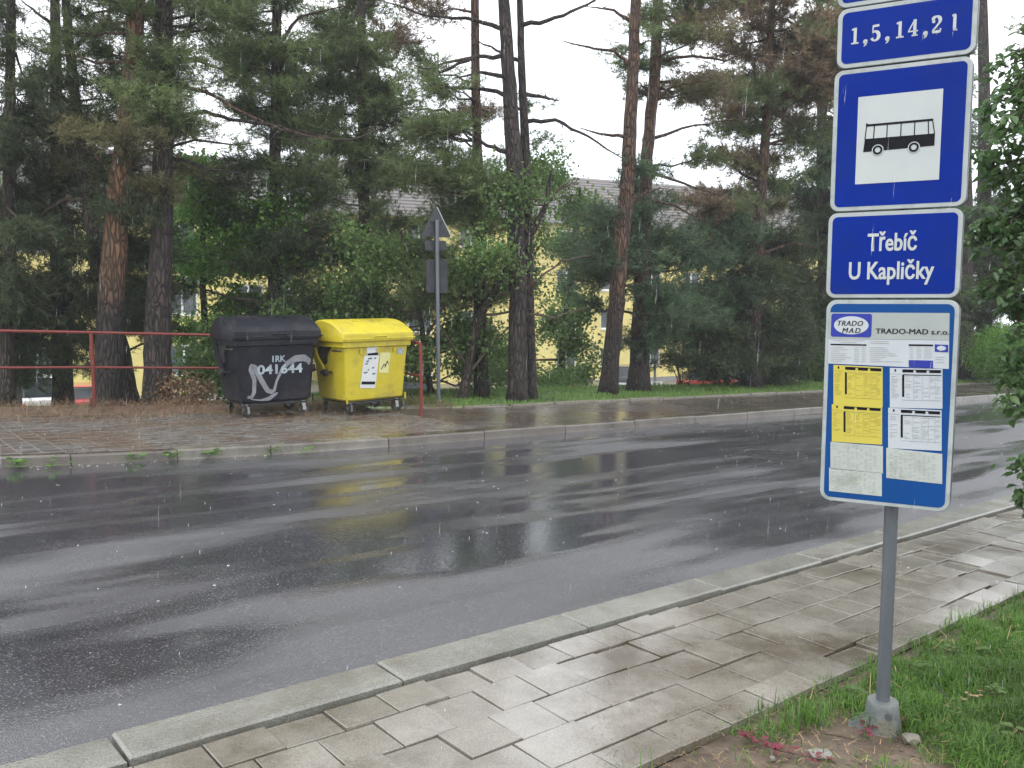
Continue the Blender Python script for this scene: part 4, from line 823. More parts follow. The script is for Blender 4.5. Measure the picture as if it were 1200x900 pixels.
def build_tree(t):
    global ntot
    base = Vector(t.path[0]); e = empty(t.kind, base, label=t.label, cat=t.cat, group=t.group)
    b = np.array(base); pts = []; rads = []
    for i in range(len(t.path) - 1):
        for k_ in range(6):
            u = k_ / 6; p = t.path[i] * (1 - u) + t.path[i + 1] * u
            pts.append(p - b + rng.normal(size=3) * t.rad[i] * .05 * (1 if i else 0)); rads.append(t.rad[i] * (1 - u) + t.rad[i + 1] * u)
    pts.append(t.path[-1] - b); rads.append(t.rad[-1]); rads[0] *= 1.25; rads[1] *= 1.08
    MB().tube(pts, rads, 16 if t.rad[0] > .12 else 8, wob=.06).build('trunk', M[t.bark], e, 'all')
    tw = MB(); by = {}
    for l in t.extra:
        q = []
        for i in range(len(l) - 1):
            for k_ in range(4): u = k_ / 4; q.append(l[i] * (1 - u) + l[i + 1] * u - b + rng.normal(size=3) * .012)
        q.append(l[-1] - b); r0_ = .045 if not t.leaf else .028
        MB().tube(q, list(np.linspace(r0_, .01, len(q))), 7).build('branch', M['twig'] if t.leaf or t.bark == 'bark_dk' else M['bark_red' if t.bark in ('bark_red', 'bark_or') else 'bark'], e, True)
        for _ in range(int(len(q) * 1.3)):
            i = rnd.randrange(2, len(q)); o_ = rng.normal(size=3) * np.array([.22, .22, .16]); o_[2] -= .06; tw.tube([q[i], q[i] + o_ * .5 + np.array([0, 0, .03]), q[i] + o_], [.007, .005, .002], 3, cap=False)
    for (c_, r_, ch) in t.pads:
        hz = math.hypot(c_[0] - t.path[0][0], c_[1] - t.path[0][1])
        p0, rr = t.trunk_at(c_[2] + (.25 * hz if t.kind == 'spruce_tree' else -.22 * hz) * rnd.uniform(.5, 1.2)); p0 = p0 - b; c = c_ - b
        d = c - p0; ln = np.linalg.norm(d) + 1e-6; mid = p0 + d * .5 + np.array([0, 0, (.08 if t.kind == 'spruce_tree' else -.06) * ln]) + rng.normal(size=3) * .07 * ln
        q = [p0 * (1 - u) ** 2 + mid * 2 * u * (1 - u) + c * u ** 2 + (rng.normal(size=3) * .025 * ln if 0 < u < 1 else 0) for u in np.linspace(0, 1, 6)]
        rb = min(rr * .42, .013 + .012 * ln)
        bm_ = MB().tube(q, list(np.linspace(rb, .008, 6)), 6)
        bm_.build('branch', M['twig'] if t.leaf or t.bark == 'bark_dk' else M['bark_red' if t.bark in ('bark_red', 'bark_or') else 'bark'], e, True)
        # twigs
        nt_ = int((17 if not t.leaf else 15) * (r_ / .75) ** 1.4 * (1 if ch != 't' else .45)); ell = np.array([1.0, .8, .42 if not t.leaf else .7]) * r_
        outs = rng.normal(size=(nt_, 3)); outs /= np.linalg.norm(outs, axis=1)[:, None]; outs = outs * rng.uniform(.35, 1, (nt_, 1)) ** .6 * ell
        if t.kind == 'spruce_tree': outs[:, 2] -= .25 * r_
        cs, ds = [], []
        for o_ in outs:
            a = q[rnd.choice((3, 4, 4, 5))]; bb = c + o_; m_ = (a + bb) / 2 + np.array([0, 0, rnd.uniform(-.05, .1)])
            tw.tube([a, m_, bb], [.007, .005, .002], 3, cap=False)
            dd = bb - m_; dd /= np.linalg.norm(dd) + 1e-6
            nn_ = 9 if not t.leaf else 8
            for u in np.linspace(.15, 1, nn_):
                if u < .5: p_ = a + (m_ - a) * u * 2
                else: p_ = m_ + (bb - m_) * (u - .5) * 2
                cs.append(p_ + rng.normal(size=3) * .055); dv = dd + rng.normal(size=3) * .5 + np.array([0, 0, .25 if t.kind == 'pine_tree' else -.45]); ds.append(dv / np.linalg.norm(dv))
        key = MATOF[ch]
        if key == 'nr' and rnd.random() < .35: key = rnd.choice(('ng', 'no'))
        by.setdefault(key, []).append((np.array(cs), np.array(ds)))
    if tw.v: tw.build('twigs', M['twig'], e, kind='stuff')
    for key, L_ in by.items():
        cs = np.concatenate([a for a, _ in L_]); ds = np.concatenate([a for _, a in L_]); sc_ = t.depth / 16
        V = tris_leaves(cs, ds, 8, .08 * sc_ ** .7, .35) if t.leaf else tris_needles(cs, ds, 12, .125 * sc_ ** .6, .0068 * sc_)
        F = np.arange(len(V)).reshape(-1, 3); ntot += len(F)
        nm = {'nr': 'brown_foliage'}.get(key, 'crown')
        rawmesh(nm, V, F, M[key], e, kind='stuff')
    return e
for t in TREES: build_tree(t)
print('foliage tris', ntot)

# visible bare limbs of the crooked tree and the pines
# ------------------------------------------------------------------ near broadleaf tree on the right, hanging into view
e = empty('broadleaf_tree', (4.15, 4.05, gz(4.15, 4.05)), label='dark green leafy branches hanging in from the right edge beside the bus stop sign', cat='tree')
b = np.array(e.location); tk = [np.array(v) - b for v in ((4.15, 4.05, b[2] - .1), (4.2, 4.1, 1.2), (4.1, 4.25, 2.4), (4.15, 4.4, 4.2))]
MB().tube(tk, [.12, .1, .08, .04], 12, wob=.05).build('trunk', M['bark_dk'], e, 'all')
cs = []; ds = []; tw = MB()
for (px, py, r_, n_, dp) in ((1218, 40, .22, 6, 5.4), (1200, 90, .28, 9, 5.2), (1190, 150, .27, 10, 5.0), (1200, 210, .3, 12, 4.9), (1185, 265, .26, 11, 4.9), (1195, 320, .3, 13, 4.7), (1190, 375, .24, 10, 4.8), (1185, 425, .18, 6, 4.8), (1196, 470, .15, 4, 4.7), (1205, 535, .1, 4, 4.6), (1208, 585, .1, 4, 4.5), (1255, 120, .35, 8, 5), (1260, 250, .4, 14, 4.8), (1265, 400, .4, 14, 4.6), (1280, 540, .3, 8, 4.5), (1170, 330, .12, 4, 4.9), (1168, 120, .2, 7, 5.3), (1162, 195, .22, 9, 5.2), (1160, 262, .2, 9, 5.0), (1152, 322, .15, 7, 5.0), (1185, 75, .22, 8, 5.5), (1215, 170, .3, 9, 5.6), (1215, 300, .3, 9, 5.5)):
    c = at(px, py, dp) - b; z = min(max(c[2] + .1, .6), 3.8); p0 = np.array([np.interp(z, [q[2] for q in tk], [q[i] for q in tk]) for i in range(3)])
    mid = (p0 + c) / 2 + np.array([0, 0, .12]); q = [p0 * (1 - u) ** 2 + mid * 2 * u * (1 - u) + c * u ** 2 for u in np.linspace(0, 1, 6)]
    MB().tube(q, list(np.linspace(.02, .005, 6)), 6).build('branch', M['twig'], e, True)
    for _ in range(n_):
        o_ = rng.normal(size=3); o_ /= np.linalg.norm(o_); o_ = o_ * r_ * rnd.uniform(.5, 1.05) * np.array([.85, .85, .95]); o_[2] -= .05
        a = q[rnd.choice((3, 4, 5))]; bb = c + o_; m_ = (a + bb) / 2 + np.array([0, 0, .05]); tw.tube([a, m_, bb], [.005, .0035, .0015], 4, cap=False)
        for u in np.linspace(.2, 1, 9): cs.append((a * (1 - u) ** 2 + m_ * 2 * u * (1 - u) + bb * u * u)); ds.append(0)
tw.build('twigs', M['twig'], e, kind='stuff')
cs = np.array(cs)
lm = MB().add([(0, 0, 0), (.013, .016, .006), (.017, .034, .004), (.0, .062, -.008), (-.017, .034, .004), (-.013, .016, .006), (0, .03, -.003)], [(0, 1, 6), (1, 2, 6), (2, 3, 6), (3, 4, 6), (4, 5, 6), (5, 0, 6)])
lo = lm.build('leaf', M['ln'], e, 'all'); base_leaf = lo.data
LV = np.array(lm.v); LF = np.array([f for f in lm.f]); VV = []; FF = []; cnt = 0
cand = []
for p in cs:
    for _ in range(4):
        q = p + rng.normal(size=3) * .028
        cand.append((q, rng.uniform(0, 6.28), rng.uniform(-.9, -.1), rng.uniform(-.6, .6), rng.uniform(.6, 1.25)))
def leafshow(c): w_ = c[0] + b; return abs(w_[0] / w_[1]) < .61 and w_[2] < 3.4
showing = [i for i, c in enumerate(cand) if leafshow(c)]; rnd.shuffle(showing); chosen = set(showing[:290])
from mathutils import Euler
for i, (q, az_, pt_, rl_, sc_) in enumerate(cand):
    Rm = Euler((pt_, rl_, az_)).to_matrix()
    if i in chosen:
        o = bpy.data.objects.new('leaf', base_leaf); COL.objects.link(o); o.parent = e; o.location = q; o.rotation_euler = Euler((pt_, rl_, az_)); o.scale = (sc_,) * 3
    else:
        VV.append((LV * sc_) @ np.array(Rm).T + q); FF.append(LF + cnt * len(LV)); cnt += 1
bpy.data.objects.remove(lo)
rawmesh('foliage', np.concatenate(VV), np.concatenate(FF), M['ln'], e, kind='stuff')

# ------------------------------------------------------------------ low bushes behind the far footway
def bush(px, py, dp, w, h, m, label, leaf=.06, lift=0, group='low bushes on the verge'):
    c = at(px, py, dp); z0 = gz(c[0], c[1]); e = empty('bush', (c[0], c[1], z0), label=label, cat='bush', group=group)
    n = int(520 * w * h); P = rng.normal(size=(n, 3)); P /= np.linalg.norm(P, axis=1)[:, None]; P = P * rng.uniform(.3, 1, (n, 1)) ** .5 * np.array([w / 2, w * .4, h / 2]); P[:, 2] += h / 2 + lift
    st = MB()
    for _ in range(7): q = P[rnd.randrange(n)]; st.tube([(jit(.08), jit(.08), -.05), q * .55 + np.array([0, 0, 0.0]), q], [.016, .009, .003], 5)
    st.build('stems', M['twig'], e, kind='stuff')
    V = tris_leaves(P, P, 6, leaf, .34); rawmesh('foliage', V, np.arange(len(V)).reshape(-1, 3), M[m], e, kind='stuff')
bush(800, 446, 23.5, 2.6, 1.9, 'nd', 'wide dark bush in front of the pine with brown branches', lift=1.1)
bush(852, 440, 23, 1.6, 2.6, 'nd', 'tall dark bush just left of the pine trunk near the sign', lift=.5)
bush(918, 440, 23, 1.7, 2.4, 'nd', 'upright dark bush just right of the pine trunk near the sign')
bush(960, 452, 25, 1.8, 1.2, 'ld', 'low pale green bush beside the timetable board')
bush(640, 460, 21, 1.3, .55, 'ld', 'low green bush right of the joined pine trunks')
bush(255, 478, 15.0, .8, 1.5, 'ld', 'leafy bush at the left rear corner of the black container')
bush(150, 470, 20, 1.6, 1.2, 'nd', 'dark low bush seen between the two thick pine trunks')
bush(215, 488, 14.3, 1.0, .55, 'needle_litter', 'dry brown brush heap beside the straight pine trunk')
bush(1185, 452, 27, 3.0, 2.0, 'lg', 'green bush by the road at the right edge of the view')
#bush(690, 452, 26, 2.0, .9, 'ld', 'low green bush left of the leaning reddish pine')

# ------------------------------------------------------------------ houses
DIRB = np.array([34.9, 18.0]) / np.hypot(34.9, 18.0); NB = np.array([-DIRB[1], DIRB[0]]); HZ = None
def house(A, length, zbase, ztop, label, floors=4, rooftop=3.6, roofcol='roof', depth=11):
    e = empty('apartment_building', (A[0], A[1], zbase), math.atan2(DIRB[1], DIRB[0]), label=label, cat='apartment building', group='yellow apartment buildings beyond the trees')
    Hh = ztop - zbase; wall_t = .3; pl = 1.0; fh = (Hh - pl) / floors
    ncol = int(length / 3.4); cw = length / ncol; wall = MB(); holes = []
    for i in range(ncol):
        x0 = i * cw; wx0, wx1 = x0 + cw * .27, x0 + cw * .73
        wall.box(x0, wx0, 0, wall_t, pl, Hh); wall.box(wx1, x0 + cw, 0, wall_t, pl, Hh)
        z = pl
        for f_ in range(floors):
            wz0, wz1 = pl + f_ * fh + fh * .32, pl + f_ * fh + fh * .82
            wall.box(wx0, wx1, 0, wall_t, z, wz0); z = wz1; holes.append((wx0, wx1, wz0, wz1))
        wall.box(wx0, wx1, 0, wall_t, z, Hh)
    wall.box(0, length, wall_t, depth, pl, Hh); wall.build('wall', M['facade'], e)
    MB().box(-.03, length + .03, -.05, depth + .03, -1.0, pl - .003).build('plinth', M['plinth'], e)
    hp = []
    for (a, b_, c, d) in holes:
        w = MB(); t = .09
        for q in ((a + .003, a + t, c + .003, d - .003), (b_ - t, b_ - .003, c + .003, d - .003), (a + t, b_ - t, c + .003, c + t), (a + t, b_ - t, d - t, d - .003), ((a + b_) / 2 - .05, (a + b_) / 2 + .05, c + t, d - t)): w.box(q[0], q[1], .1, .16, q[2], q[3])
        wo = w.build('window', M['wframe'], e); MB().box(a + t, b_ - t, .17, .19, c + t, d - t).build('pane', M['glass'], wo)
        MB().box(a - .06, b_ + .06, -.09, -.002, c - .07, c - .005).build('sill', M['wframe'], wo)
    ov = .6; r0 = Hh + .003; rt = Hh + rooftop; m_ = depth / 2
    rf = MB().loft([[(-ov, -ov, r0), (-ov, depth + ov, r0), (-ov, m_, rt)], [(length + ov, -ov, r0), (length + ov, depth + ov, r0), (length + ov, m_, rt)]]).build('roof', M[roofcol], e)
    rr = MB()
    for k_ in range(1, 16):
        u = k_ / 16; rr.box(-ov, length + ov, -ov + (m_ + ov) * u - .03, -ov + (m_ + ov) * u + .03, r0 + (rt - r0) * u - .03, r0 + (rt - r0) * u + .045)
    rr.build('tile_courses', M[roofcol], rf, kind='stuff')
    MB().box(-ov, length + ov, -ov - .13, -ov - .003, r0 - .1, r0 + .06).build('gutter', M['plinth'], e)
    return e
A1 = at(-330, 400, 36)[:2]; B0 = at(30, 300, 43); B1 = at(770, 300, 61)
def on_line(px):                                               # point of the facade line at that bearing
    rr = ray(px, 400)[:2]; Mx = np.array([[rr[0], -DIRB[0]], [rr[1], -DIRB[1]]]); t, u = np.linalg.solve(Mx, B0[:2]); return rr * t
La, Lb = on_line(-330), on_line(330)
house(La, float(np.linalg.norm(Lb - La)), gz(*on_line(100)) - 1.0, EYE + 4.6, 'yellow apartment building with a brownish roof behind the left trees', 3, 3.9)
Ra, Rb = on_line(395), on_line(1120)
house(Ra, float(np.linalg.norm(Rb - Ra)), gz(*on_line(700)) - .9, EYE + 5.0, 'long yellow apartment building with a grey roof behind the middle and right trees', 4, 3.9)

# ------------------------------------------------------------------ cars on the lot below
def car(px, dp, rz, m, label, van=False, cat='car'):
    c = at(px, 450, dp); e = empty('parked_car' if not van else 'parked_van', (c[0], c[1], gz(c[0], c[1]) + .01), rz, label=label, cat=cat, group='cars parked on the lot below the verge')
    L_, Wd = 4.1, 1.7; hb = .95 if not van else 1.05; ht = 1.45 if not van else 1.85
    low = [(-L_ / 2, .3), (-L_ / 2 - .03, .55), (-L_ / 2 + .02, hb - .1), (-L_ / 2 + .15, hb), (.75, hb), (L_ / 2 - .25, hb - .16), (L_ / 2, hb - .32), (L_ / 2 + .03, .45), (L_ / 2 - .05, .25), (-L_ / 2 + .05, .22)]
    lo = lambda y, k_: [(x * k_, y, .25 + (z - .25) * (1 if abs(y) < Wd / 2 - .01 else .93)) for x, z in low]
    body = MB().loft([lo(-Wd / 2, .965), lo(-Wd / 2 + .08, 1), lo(Wd / 2 - .08, 1), lo(Wd / 2, .965)]).build('body', m, e, True)
    cabp = [(-L_ / 2 + .18, hb - .01), (-L_ / 2 + .35, ht - .06), (-L_ / 2 + .6, ht), (.1, ht), (.35, ht - .04), (1.05, hb - .01)]
    cb = lambda y, k_: [((x + .4) * k_ - .4, y, hb - .01 + (z - hb + .01) * k_) for x, z in cabp]
    MB().loft([cb(-Wd / 2 + .06, .9), cb(-Wd / 2 + .2, .98), cb(Wd / 2 - .2, .98), cb(Wd / 2 - .06, .9)]).build('windows', M['carglass'], e, True)
    MB().loft([[(-L_ / 2 + .5, -.62, ht - .02), (.22, -.62, ht - .02), (.22, .62, ht - .02), (-L_ / 2 + .5, .62, ht - .02)], [(-L_ / 2 + .6, -.55, ht + .03), (.12, -.55, ht + .03), (.12, .55, ht + .03), (-L_ / 2 + .6, .55, ht + .03)]]).build('roof', m, e)
    for y in (-.72, .72):
        for x in (-1.3, 1.3):
            w = MB().lathe([(.1, -.09), (.29, -.09), (.31, -.05), (.31, .05), (.29, .09), (.1, .09)], 18, (x, y, .31), 'y').build('wheel', M['rubber'], e, True)
            MB().lathe([(.17, -.1), (.18, 0), (.17, .1)], 12, (x, y, .31), 'y').build('rim', M['bright'], w)
        MB().box(-L_ / 2 - .045, -L_ / 2 + .03, y - .1, y + .1, .6, .82).build('tail_lamp', M['lampg'], e)
        MB().box(L_ / 2 - .03, L_ / 2 + .04, y - .12, y + .1, .52, .66).build('headlight', M['bright'], e)
        MB().tube([(.1, y * .98, hb), (-.2, y * .86, ht - .02)], .03, 5).build('door_pillar', m, e)
    MB().box(-L_ / 2 - .05, -L_ / 2 - .02, -.26, .26, .42, .54).build('number_plate', M['sticker'], e)
car(50, 37, R(118), M['cwhite'], 'white van seen through the trees at the far left', van=True, cat='van')
car(101, 37, R(110), M['red'], 'red car with pale rear window just left of the railing post')
car(72, 38, R(20), M['corange'], 'orange car half hidden behind the white van')
car(668, 49, R(75), M['cdark'], 'dark car below the verge right of the joined pine trunks')
car(738, 53, R(70), M['cdark'], 'dark car between the two reddish pines')
car(838, 50, R(8), M['red'], 'red car below the verge left of the pine near the sign')
car(1175, 60, R(30), M['cwhite'], 'white car far away right of the bus stop sign')
car(285, 41, R(20), M['cwhite'], 'pale car behind the black container')
car(455, 45, R(40), M['cdark'], 'dark car behind the yellow container')

# lamp posts
def lamp(px, ptop, dp, label, head):
    c = at(px, ptop, dp); z0 = gz(c[0], c[1]); e = empty('street_lamp', (c[0], c[1], z0), label=label, cat='street lamp'); h = c[2] - z0
    MB().tube([(0, 0, -.1), (0, 0, 1.4), (0, 0, 1.42), (0, 0, h)], [.11, .11, .06, .045], 10).build('pole', M['steel'], e, True)
    if head: MB().lathe([(.12, 0), (.34, .55), (.36, .6), (.2, .75), (.03, .8)], 12, (0, 0, h)).build('lantern', M['white'], e, True)
    else: MB().lathe([(.05, 0), (.16, .25), (.14, .4), (.03, .45)], 10, (0, 0, h)).build('lantern', M['steel'], e, True)
lamp(224, 345, 32, 'grey post with a pale lantern head between the straight pine and the black container', True)
lamp(768, 395, 36, 'thin lamp post before the yellow building right of the reddish pines', False)
c = at(769, 452, 34); e = empty('bicycle_rack', (c[0], c[1], gz(c[0], c[1])), label='small white metal hoop on the lot beside the thin lamp post', cat='rack')
zz_ = c[2] - e.location.z
MB().tube([(-.2, 0, 0), (-.2, 0, zz_ + .15), (.2, 0, zz_ + .15), (.2, 0, 0)], .05, 8).build('hoop', M['wframe'], e, True)

# ------------------------------------------------------------------ grass, litter, small things
def blades(n, S, NN, hfun, L0, w, m, name, keep=lambda s, n: True, parts=2):
    P = []; 
    while len(P) < n:
        s = rng.uniform(*S); q = rng.uniform(*NN)
        if keep(s, q): P.append(W3(s, q, hfun(s, q)))
    P = np.array(P); a = rng.uniform(0, 6.283, n); ln = L0 * rng.uniform(.45, 1.3, n); bend = rng.uniform(.2, 1.6, n); ln *= np.array([.75 + .9 * max(-.4, mathutils.noise.noise(Vector((p[0] * 4.5, p[1] * 4.5, 7)))) for p in P])
    d = np.stack([np.cos(a), np.sin(a), np.zeros(n)], 1); sd_ = np.stack([-np.sin(a), np.cos(a), np.zeros(n)], 1) * w; up = np.array([0, 0, 1.0])
    m1 = P + up * (ln * .6)[:, None] + d * (ln * bend * .25)[:, None]; tp = P + up * (ln * (1 - .38 * bend))[:, None] + d * (ln * bend * .8)[:, None]
    V = np.empty((n * 5, 3)); V[0::5] = P - sd_; V[1::5] = P + sd_; V[2::5] = m1 + sd_ * .7; V[3::5] = m1 - sd_ * .7; V[4::5] = tp
    i = np.arange(n)[:, None] * 5; F = np.concatenate([i + [[0, 1, 2]], i + [[0, 2, 3]], i + [[3, 2, 4]]])
    return rawmesh(name, V, F, M[m], kind='stuff')
def px_on_ground(px, py, h=-.02): return gnd(px, py, h)
def leafplant(name, label, cat, pts, m, size, n, h=-.02, spread=.03, up=.02, group=None):
    c = px_on_ground(*pts[0], h); e = empty(name, c, label=label, cat=cat, group=group); mb = MB()
    st = [px_on_ground(*p, h) - c + np.array([0, 0, .012]) for p in pts]
    if len(st) > 1: MB().tube(st, .002, 5).build('stem', M['twig'], e)
    for i in range(n):
        u = rnd.uniform(0, len(pts) - 1.001); k_ = int(u); p = st[k_] * (1 - u + k_) + st[k_ + 1 if k_ + 1 < len(st) else k_] * (u - k_) if len(st) > 1 else st[0]
        p = p + np.array([jit(spread), jit(spread), rnd.uniform(0, up)]); a = rnd.uniform(0, 6.28); s_ = size * rnd.uniform(.6, 1.2); t_ = jit(.5)
        V = []
        for q in ((0, 0, 0), (.5, .1, .1), (.62, .5, .05), (.3, .62, .12), (0, 1, 0), (-.3, .62, .12), (-.62, .5, .05), (-.5, .1, .1)):
            X, Y, Z = q; V.append((p[0] + s_ * (X * math.cos(a) - Y * math.sin(a)), p[1] + s_ * (X * math.sin(a) + Y * math.cos(a)), p[2] + s_ * (Z + t_ * Y * .5 + .1)))
        MB().add(V, [(0, 1, 2, 3), (0, 3, 4), (0, 4, 5), (0, 5, 6, 7)]).build('leaf', M[m], e)
SOIL = [(gnd(830, 905, -.02), .30), (gnd(905, 905, -.02), .22), (gnd(985, 880, -.02), .16), (gnd(1045, 885, -.02), .13), (gnd(990, 848, -.02), .07), (gnd(1085, 905, -.02), .10)]
def dirt_here(s, n):                                             # under 0: bare soil round the foot of the pole
    x, y, _ = W3(s, n); v = mathutils.noise.noise(Vector((x * 7, y * 7, 0))) * .07
    return min(math.hypot(x - c[0], y - c[1]) - r for c, r in SOIL) + v
def keep_near(s, n):
    v = dirt_here(s, n)
    if v < 0: return rng.random() < .02
    if v < .06: return rng.random() < .4
    x, y, _ = W3(s, n); dx = math.hypot(x - PB[0], y - PB[1])
    if dx < .10: return rng.random() < .15
    if n > PAV_E - .08 + .06 * mathutils.noise.noise(Vector((s * 4, 0, 3))): return rng.random() < .2
    return rng.random() < .7 + 1.2 * max(0, mathutils.noise.noise(Vector((x * 5, y * 5, 2))) + .35)
blades(110000, (1.9, 7.0), (.0, PAV_E + .02), lambda s, n: -.02, .08, .002, 'grass', 'grass', keep_near)
blades(14000, (7.0, 16.0), (.0, PAV_E), lambda s, n: -.02, .08, .004, 'grass', 'distant_grass')
# a green sward under the blades
def sward(s, n): return dirt_here(s, n) > .7
blades(60000, (6.5, 30), (11.5, 17), lambda s, n: terr(s, n), .09, .006, 'grass2', 'verge_grass', lambda s, n: n > pav_back(s) + .05 + rng.random() * .2 and n < brink(s) + 3)
def litter(n, S, NN, hf, L0, w, m, name, keep=lambda s, n: True, lift=.01, tilt=.25):
    P = []
    while len(P) < n:
        s = rng.uniform(*S); q = rng.uniform(*NN)
        if keep(s, q): P.append(W3(s, q, hf(s, q) + rng.uniform(.001, lift)))
    P = np.array(P); a = rng.uniform(0, 6.283, n); ln = (L0 * rng.uniform(.4, 1.3, n))[:, None]; d = np.stack([np.cos(a), np.sin(a), rng.normal(size=n) * tilt], 1); s_ = np.stack([-np.sin(a), np.cos(a), 0 * a], 1) * w
    V = np.empty((n * 4, 3)); V[0::4] = P - s_; V[1::4] = P + s_; V[2::4] = P + d * ln + s_ * .5; V[3::4] = P + d * ln - s_ * .5
    return rawmesh(name, V, np.arange(n * 4).reshape(-1, 4), M[m], kind='stuff')
litter(26000, (-6, 8.5), (11, 16), lambda s, n: max(terr(s, n), 0) + .0, .09, .003, 'needle_litter', 'pine_needles', lambda s, n: n > pav_back(s) - 1.9 * rng.random() ** 2.2 and n < pav_back(s) + 1.2, .10, .5)
litter(5000, (2, 13), (9.4, 13), lambda s, n: .003, .06, .0025, 'needle_litter', 'pine_needles', lambda s, n: n < pav_back(s), .008, .1)
litter(650, (1.4, 3.4), (.2, 1.86), lambda s, n: -.018, .04, .0015, 'dryleaf', 'dry_stalks', lambda s, n: dirt_here(s, n) < .25, .012, .2)
litter(900, (2.2, 6), (.3, 1.84), lambda s, n: -.015, .05, .0016, 'dryleaf', 'dead_blades', lambda s, n: dirt_here(s, n) > .05, .05, .6)
for i, (px, py) in enumerate(((1080, 790), (1150, 770), (1000, 815), (1180, 860), (1160, 815), (1110, 765))):
    leafplant('broadleaf_weed', ['low broad-leaved weed in the grass just right of the pole', 'broad-leaved weed in the grass near the right edge', 'broad-leaved weed in the grass just left of the pole', 'lowest broad-leaved weed near the bottom right corner', 'broad-leaved weed in the middle of the near grass', 'uppermost broad-leaved weed close to the footway edge'][i], 'weed', [(px, py), (px + 5, py + 2)], 'ld', .03, 9, -.01, .03, .03, 'broad-leaved weeds in the near grass')
# berm of litter behind the pavers
mb = MB(); ss = np.arange(-8, 7.2, .35); prof = [-.15, .1, .3, .5, .8, 1.3]
V = [W3(s, pav_back(s) + p, (0 if i in (0, 5) else .05 * math.sin(math.pi * i / 5)) * (1 + .5 * mathutils.noise.noise(Vector((s * 1.7, p * 3, 0)))) + .004 - (.05 if i == 5 else 0)) for s in ss for i, p in enumerate(prof)]
F = [(i * 6 + j, (i + 1) * 6 + j, (i + 1) * 6 + j + 1, i * 6 + j + 1) for i in range(len(ss) - 1) for j in range(5)]
mb.add(V, F).build('litter_bank', mat('needle_bank', (.09, .06, .04), (.18, .125, .085), 14, .7, None, 1, 60, world=True), smooth='all', kind='structure')
# soil crumbs and grit
def stones(name, n, S, NN, h, r0, r1, m, keep=lambda s, n: True):
    mb = MB()
    for _ in range(n):
        s = rnd.uniform(*S); q = rnd.uniform(*NN)
        if not keep(s, q): continue
        r = rnd.uniform(r0, r1) * rnd.uniform(.4, 1); x, y, z = W3(s, q, h)
        k_ = rnd.uniform(.6, 1.3); a = rnd.uniform(0, 6)
        V = [(x + r * k_ * math.cos(a + t), y + r * math.sin(a + t), z + jit(r * .2)) for t in (0, 1.3, 2.5, 3.8, 5.1)] + [(x + jit(r * .3), y + jit(r * .3), z + r * .7)]
        mb.add(V, [(0, 1, 5), (1, 2, 5), (2, 3, 5), (3, 4, 5), (4, 0, 5)])
    return mb.build(name, m, kind='stuff')
stones('soil_crumbs', 2600, (1.2, 3.9), (.2, 1.9), -.02, .003, .012, M['soil'], lambda s, n: dirt_here(s, n) < .12)
stones('grit', 1300, (1.2, 3.3), (1.85, 2.25), .002, .001, .0055, M['stone'], lambda s, n: dirt_here(s, n) < .18 + .1 * rnd.random()); stones('grit', 350, (1.0, 9), (1.9, 2.88), .003, .001, .0035, M['stone'])
stones('road_grit', 900, (-2, 8), (3.12, 5.5), -.099, .001, .0035, M['slab'])

# red creeper
leafplant('red_creeper', 'dark red leaved creeper on the soil at the foot of the pole', 'plant', [(1008, 866), (1025, 855), (1050, 850), (1072, 846)], 'redleaf', .022, 42)
leafplant('red_creeper', 'red leaved creeper trailing along the soil at the bottom edge', 'plant', [(872, 866), (890, 876), (915, 884), (945, 890), (978, 898)], 'redleaf', .017, 60, spread=.022)
leafplant('dry_leaf_cluster', 'pale dry leaves lying in the grass right of the pole', 'leaves', [(1120, 850), (1112, 840), (1130, 822)], 'dryleaf', .02, 9, up=.03)
leafplant('dry_leaf_cluster', 'brown curled leaves beside the black twig in the grass', 'leaves', [(1135, 830), (1142, 820)], 'dryleaf', .016, 8, up=.04)
def rock(px, py, w, h, d, m, label, name='stone', hgt=-.02, rz=0, cat='stone'):
    c = px_on_ground(px, py, hgt); V = []; F = []; bm = bmesh.new(); bmesh.ops.create_icosphere(bm, subdivisions=2, radius=1)
    mb = MB(); sd_ = rnd.uniform(0, 9)
    for v in bm.verts:
        k_ = 1 + .28 * mathutils.noise.noise(v.co * 1.4 + Vector((sd_, 0, 0))); q = v.co * k_; q = Vector((max(-.8, min(.8, q.x)), max(-.8, min(.8, q.y)), max(-.7, min(.7, q.z)))); V.append((q.x * w, q.y * d, q.z * h + h * .5))
    F = [tuple(v.index for v in f.verts) for f in bm.faces]; bm.free()
    o = mb.add(V, F).build(name, m, label=label, cat=cat); o.location = c; o.rotation_euler = (0, 0, rz); return o
rock(1068, 869, .04, .022, .03, M['stone'], 'rounded grey stone just right of the pole foot')
rock(962, 884, .05, .006, .04, M['kerb'], 'flat pale concrete fragment in the soil left of the pole foot', 'concrete_fragment', cat='concrete fragment')
rock(897, 834, .008, .022, .012, M['stone'], 'small upright stone chip at the edge of the footway')
rock(1145, 880, .035, .018, .03, M['stone'], 'low stone half buried in the grass at the bottom right')
rock(905, 845 + 45, .012, .01, .012, M['stone'], 'small pebble in the soil near the bottom edge')
c = px_on_ground(1095, 815); d = px_on_ground(1127, 838) - c
MB().tube([(0, 0, .05), tuple(d * .5 + np.array([0, 0, .03])), tuple(d + np.array([0, 0, .012]))], [.003, .0035, .002], 6).build('twig', M['rubber'], label='thin black twig lying in the grass right of the pole', cat='twig').location = c
c = px_on_ground(960, 862); d = px_on_ground(1010, 872) - c
MB().tube([(0, 0, .01), tuple(d * .5 + np.array([0, 0, .016])), tuple(d + np.array([0, 0, .01]))], [.004, .005, .003], 6).build('twig', M['twig'], label='brown twig lying on the soil just left of the pole foot', cat='twig').location = c
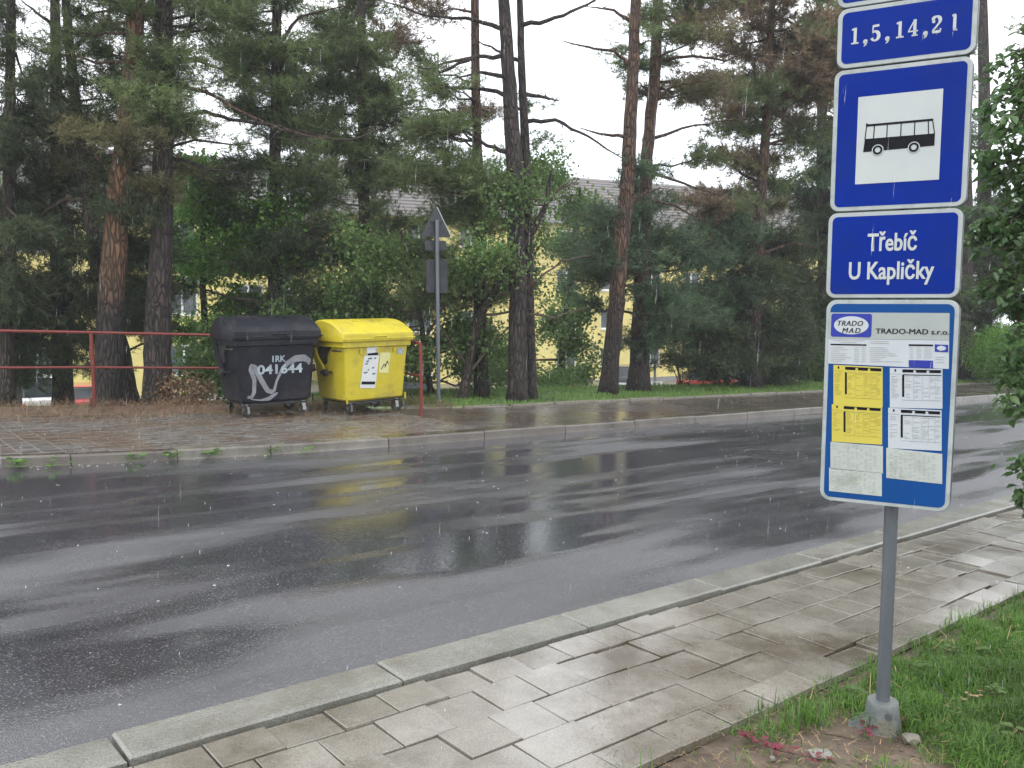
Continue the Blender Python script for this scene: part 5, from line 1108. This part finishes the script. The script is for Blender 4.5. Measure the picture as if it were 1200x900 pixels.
# weeds in the gutter by the far kerb
for i, (px, py, n_) in enumerate(((18, 549, 16), (88, 544, 10), (145, 541, 9), (160, 541, 8), (200, 540, 12), (243, 537, 12), (60, 548, 7), (318, 533, 6), (355, 532, 6))):
    leafplant('weed', ['large bright weed in the gutter at the left edge of the view', 'second weed cluster from the left in the far gutter', 'small weed below the left pavers', 'small weed just right of the middle of the left pavers', 'leafy weed left of the pale kerb slab', 'weed growing against the pale kerb slab', 'tiny weed beside the large left one', 'thin weed in the gutter below the black container', 'thin weed in the gutter right of the black container'][i], 'weed', [(px, py), (px + 6, py)], 'lg', .07, n_, -.1, .07, .08, 'weeds along the far kerb')
stones('gutter_debris', 300, (-1, 4.5), (9.0, 9.5), -.098, .005, .025, M['stone'], lambda s, n: n < far_kerb(s) and n > far_kerb(s) - .22)

# splashes of rain on the wet surfaces, and falling drops
mb = MB()
for _ in range(850):
    s = rnd.uniform(-2, 24); n = rnd.uniform(2.0, 12.5)
    h = -.099 if KN_OUT < n < far_kerb(s) else .004
    x, y, z = W3(s, n, h); r = rnd.uniform(.0012, .0042) * (1 + y / 18)
    if y < 2.3: continue
    if rnd.random() < .45:
        hh = r * rnd.uniform(2.5, 6); mb.add([(x - r * .6, y, z), (x + r * .6, y, z), (x, y + r * .6, z), (x, y, z + hh)], [(0, 1, 3), (1, 2, 3), (2, 0, 3)])
    else:
        mb.add([(x + r * 1.6 * math.cos(a), y + r * 1.6 * math.sin(a), z + (r * .9 if k_ % 2 else .0)) for k_, a in enumerate(np.linspace(0, 6.283, 9)[:-1])] + [(x, y, z)], [(k_, (k_ + 1) % 8, 8) for k_ in range(8)])
mb.build('rain_splashes', M['splash'], kind='stuff')
mb = MB()
for _ in range(1300):
    y = rnd.uniform(1.6, 11); x = rnd.uniform(-.62, .62) * y; z = rnd.uniform(max(gz(x, y) + .1, 1.5 - .5 * y), 1.5 + .36 * y); L_ = rnd.uniform(.02, .07); r = rnd.uniform(.0004, .0008)
    mb.add([(x, y, z), (x - r, y, z + L_ * .3), (x + r * .5, y + r, z + L_ * .3), (x + r * .5, y - r, z + L_ * .3), (x + .002, y, z + L_)], [(0, 1, 2), (0, 2, 3), (0, 3, 1), (4, 2, 1), (4, 3, 2), (4, 1, 3)])
mb.build('rain_drops', M['drop'], kind='stuff')

# ------------------------------------------------------------------ haze of the rain
hm = bpy.data.materials.new('rain_haze'); hm.use_nodes = True; hn = hm.node_tree; hn.nodes.clear()
ho = hn.nodes.new('ShaderNodeOutputMaterial'); pv = hn.nodes.new('ShaderNodeVolumePrincipled'); pv.inputs['Density'].default_value = .0014; pv.inputs['Color'].default_value = (.93, .96, 1, 1)
hn.links.new(pv.outputs[0], ho.inputs['Volume'])
MB().box(-150, 150, -60, 170, -14, 17).build('haze', hm, kind='stuff')
